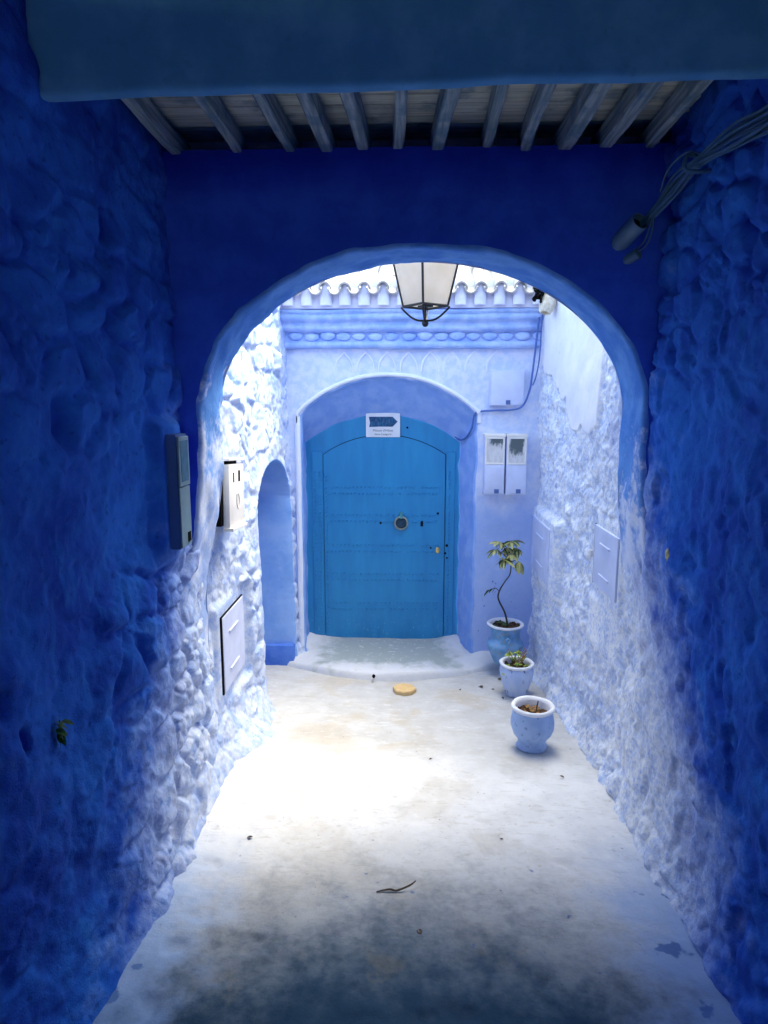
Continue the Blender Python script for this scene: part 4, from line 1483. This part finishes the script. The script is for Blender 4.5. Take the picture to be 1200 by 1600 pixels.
b = bmesh.new()
pts = [(0.085, 0.0), (0.05, 0.062), (-0.01, 0.078), (-0.06, 0.06), (-0.085, 0.012), (-0.06, -0.055), (0.0, -0.075), (0.055, -0.052)]
for z_, k in ((0, 1.0), (0.016, 1.02), (0.022, 0.96)):
    pass
rw = [[b.verts.new((x * k, y_ * k, z_)) for x, y_ in pts] for z_, k in ((-0.01, 0.97), (0.014, 1.0), (0.021, 0.95))]
for a, c in zip(rw, rw[1:]):
    for k in range(len(pts)):
        b.faces.new((a[k], a[(k + 1) % len(pts)], c[(k + 1) % len(pts)], c[k]))
b.faces.new(rw[-1])
meta(mesh_bm('flat_stone', b, M['tan'], None, False, loc=(-0.026, 4.53, fz(4.53) + 0.006)), 'flat tan slab of stone lying before the doorstep', 'stone')
o = empty('paper_scrap', (-0.262, 4.72, fz(4.72) + 0.012), label='tiny crumpled paper scrap with a dark tip at the step', cat='litter')
b = bmesh.new()
bmesh.ops.create_icosphere(b, subdivisions=2, radius=1)
for v in b.verts:
    q = 1 + 0.6 * float(vnoise(np.array(v.co.x * 2 + 3), np.array(v.co.z * 2 + v.co.y), 6))
    v.co = Vector((v.co.x * 0.013 * q, v.co.y * 0.012 * q, v.co.z * 0.018 * q))
mesh_bm('paper', b, M['paper'], o)
mesh_bm('dark_tip', lathe_bm([(0.002, 0.030), (0.010, 0.022), (0.011, 0.008), (0.004, 0.0)], 8, 0.3, 3, None, True), M['black'], o, loc=(0.006, 0, 0.014))
tw = tube_bm([(-0.10, -0.02, 0), (-0.05, -0.012, 0.006), (-0.02, -0.015, 0.004), (0.03, 0.01, 0.008), (0.055, 0.032, 0.012)], [0.002, 0.004, 0.004, 0.0035, 0.002], 6)
meta(mesh_bm('twig', tw, M['twig'], None, True, loc=(-0.02, 2.39, fz(2.39) + 0.008)), 'dry bent twig lying on the open floor under the arch', 'twig')
lt = leaf_mesh(0.030, 0.010, M['twig'], -0.2, 0.6)
bits = [(0.665, 4.78, 'dark curled leaf between the flaking pot and the doorstep'), (0.52, 4.66, 'leaf fragment by the step, left of the dark curled leaf'), (0.60, 4.60, 'leaf fragment just left of the flaking pot'),
        (0.66, 4.42, 'leaf fragment at the foot of the flaking pot'), (0.37, 4.57, 'leaf fragment right of the flat tan stone'), (-0.42, 2.46, 'leaf fragment left of the bent twig'),
        (-0.72, 2.72, 'leaf fragment nearest the left wall'), (0.43, 2.75, 'leaf fragment right of and beyond the bent twig'), (-0.32, 2.28, 'leaf fragment on the darkened near floor left of the twig'),
        (0.04, 2.18, 'leaf fragment on the darkened near floor below the twig'), (0.83, 3.33, 'leaf fragment by the right wall in front of the nearest pot'), (0.12, 3.5, 'leaf fragment alone in mid floor beyond the arch')]
for (x, y_, lb_) in bits:
    o = bpy.data.objects.new('dry_leaf', lt)
    link(o)
    o.location = (x, y_, fz(y_) - 0.002)
    o.rotation_euler = (random.uniform(-.2, .2), random.uniform(-.15, .05), random.uniform(0, 6.28))
    s_ = 1.5 if 'dark curled' in lb_ else random.uniform(0.5, 1.0)
    o.scale = (s_,) * 3
    meta(o, lb_, 'leaf', 'leaf fragments on the floor')

# weed in the shaded left wall, bare chip in the right wall
wd = empty('wall_weed', (surf_x(1.83, 1.10, baseL, hL, -1), 1.83, 1.10), label='small green weed growing from the dark left wall', cat='plant')
lw = leaf_mesh(0.035, 0.010, M['moss'], 0.5)
for k in range(12):
    o = bpy.data.objects.new('leaf', lw)
    link(o, wd)
    o.location = (0.01, random.uniform(-.02, .02), random.uniform(-.035, .035))
    o.rotation_euler = (random.uniform(-.6, .6), random.uniform(0, 1.2), random.uniform(-1.2, 1.2))
print('objects', len(S.objects))
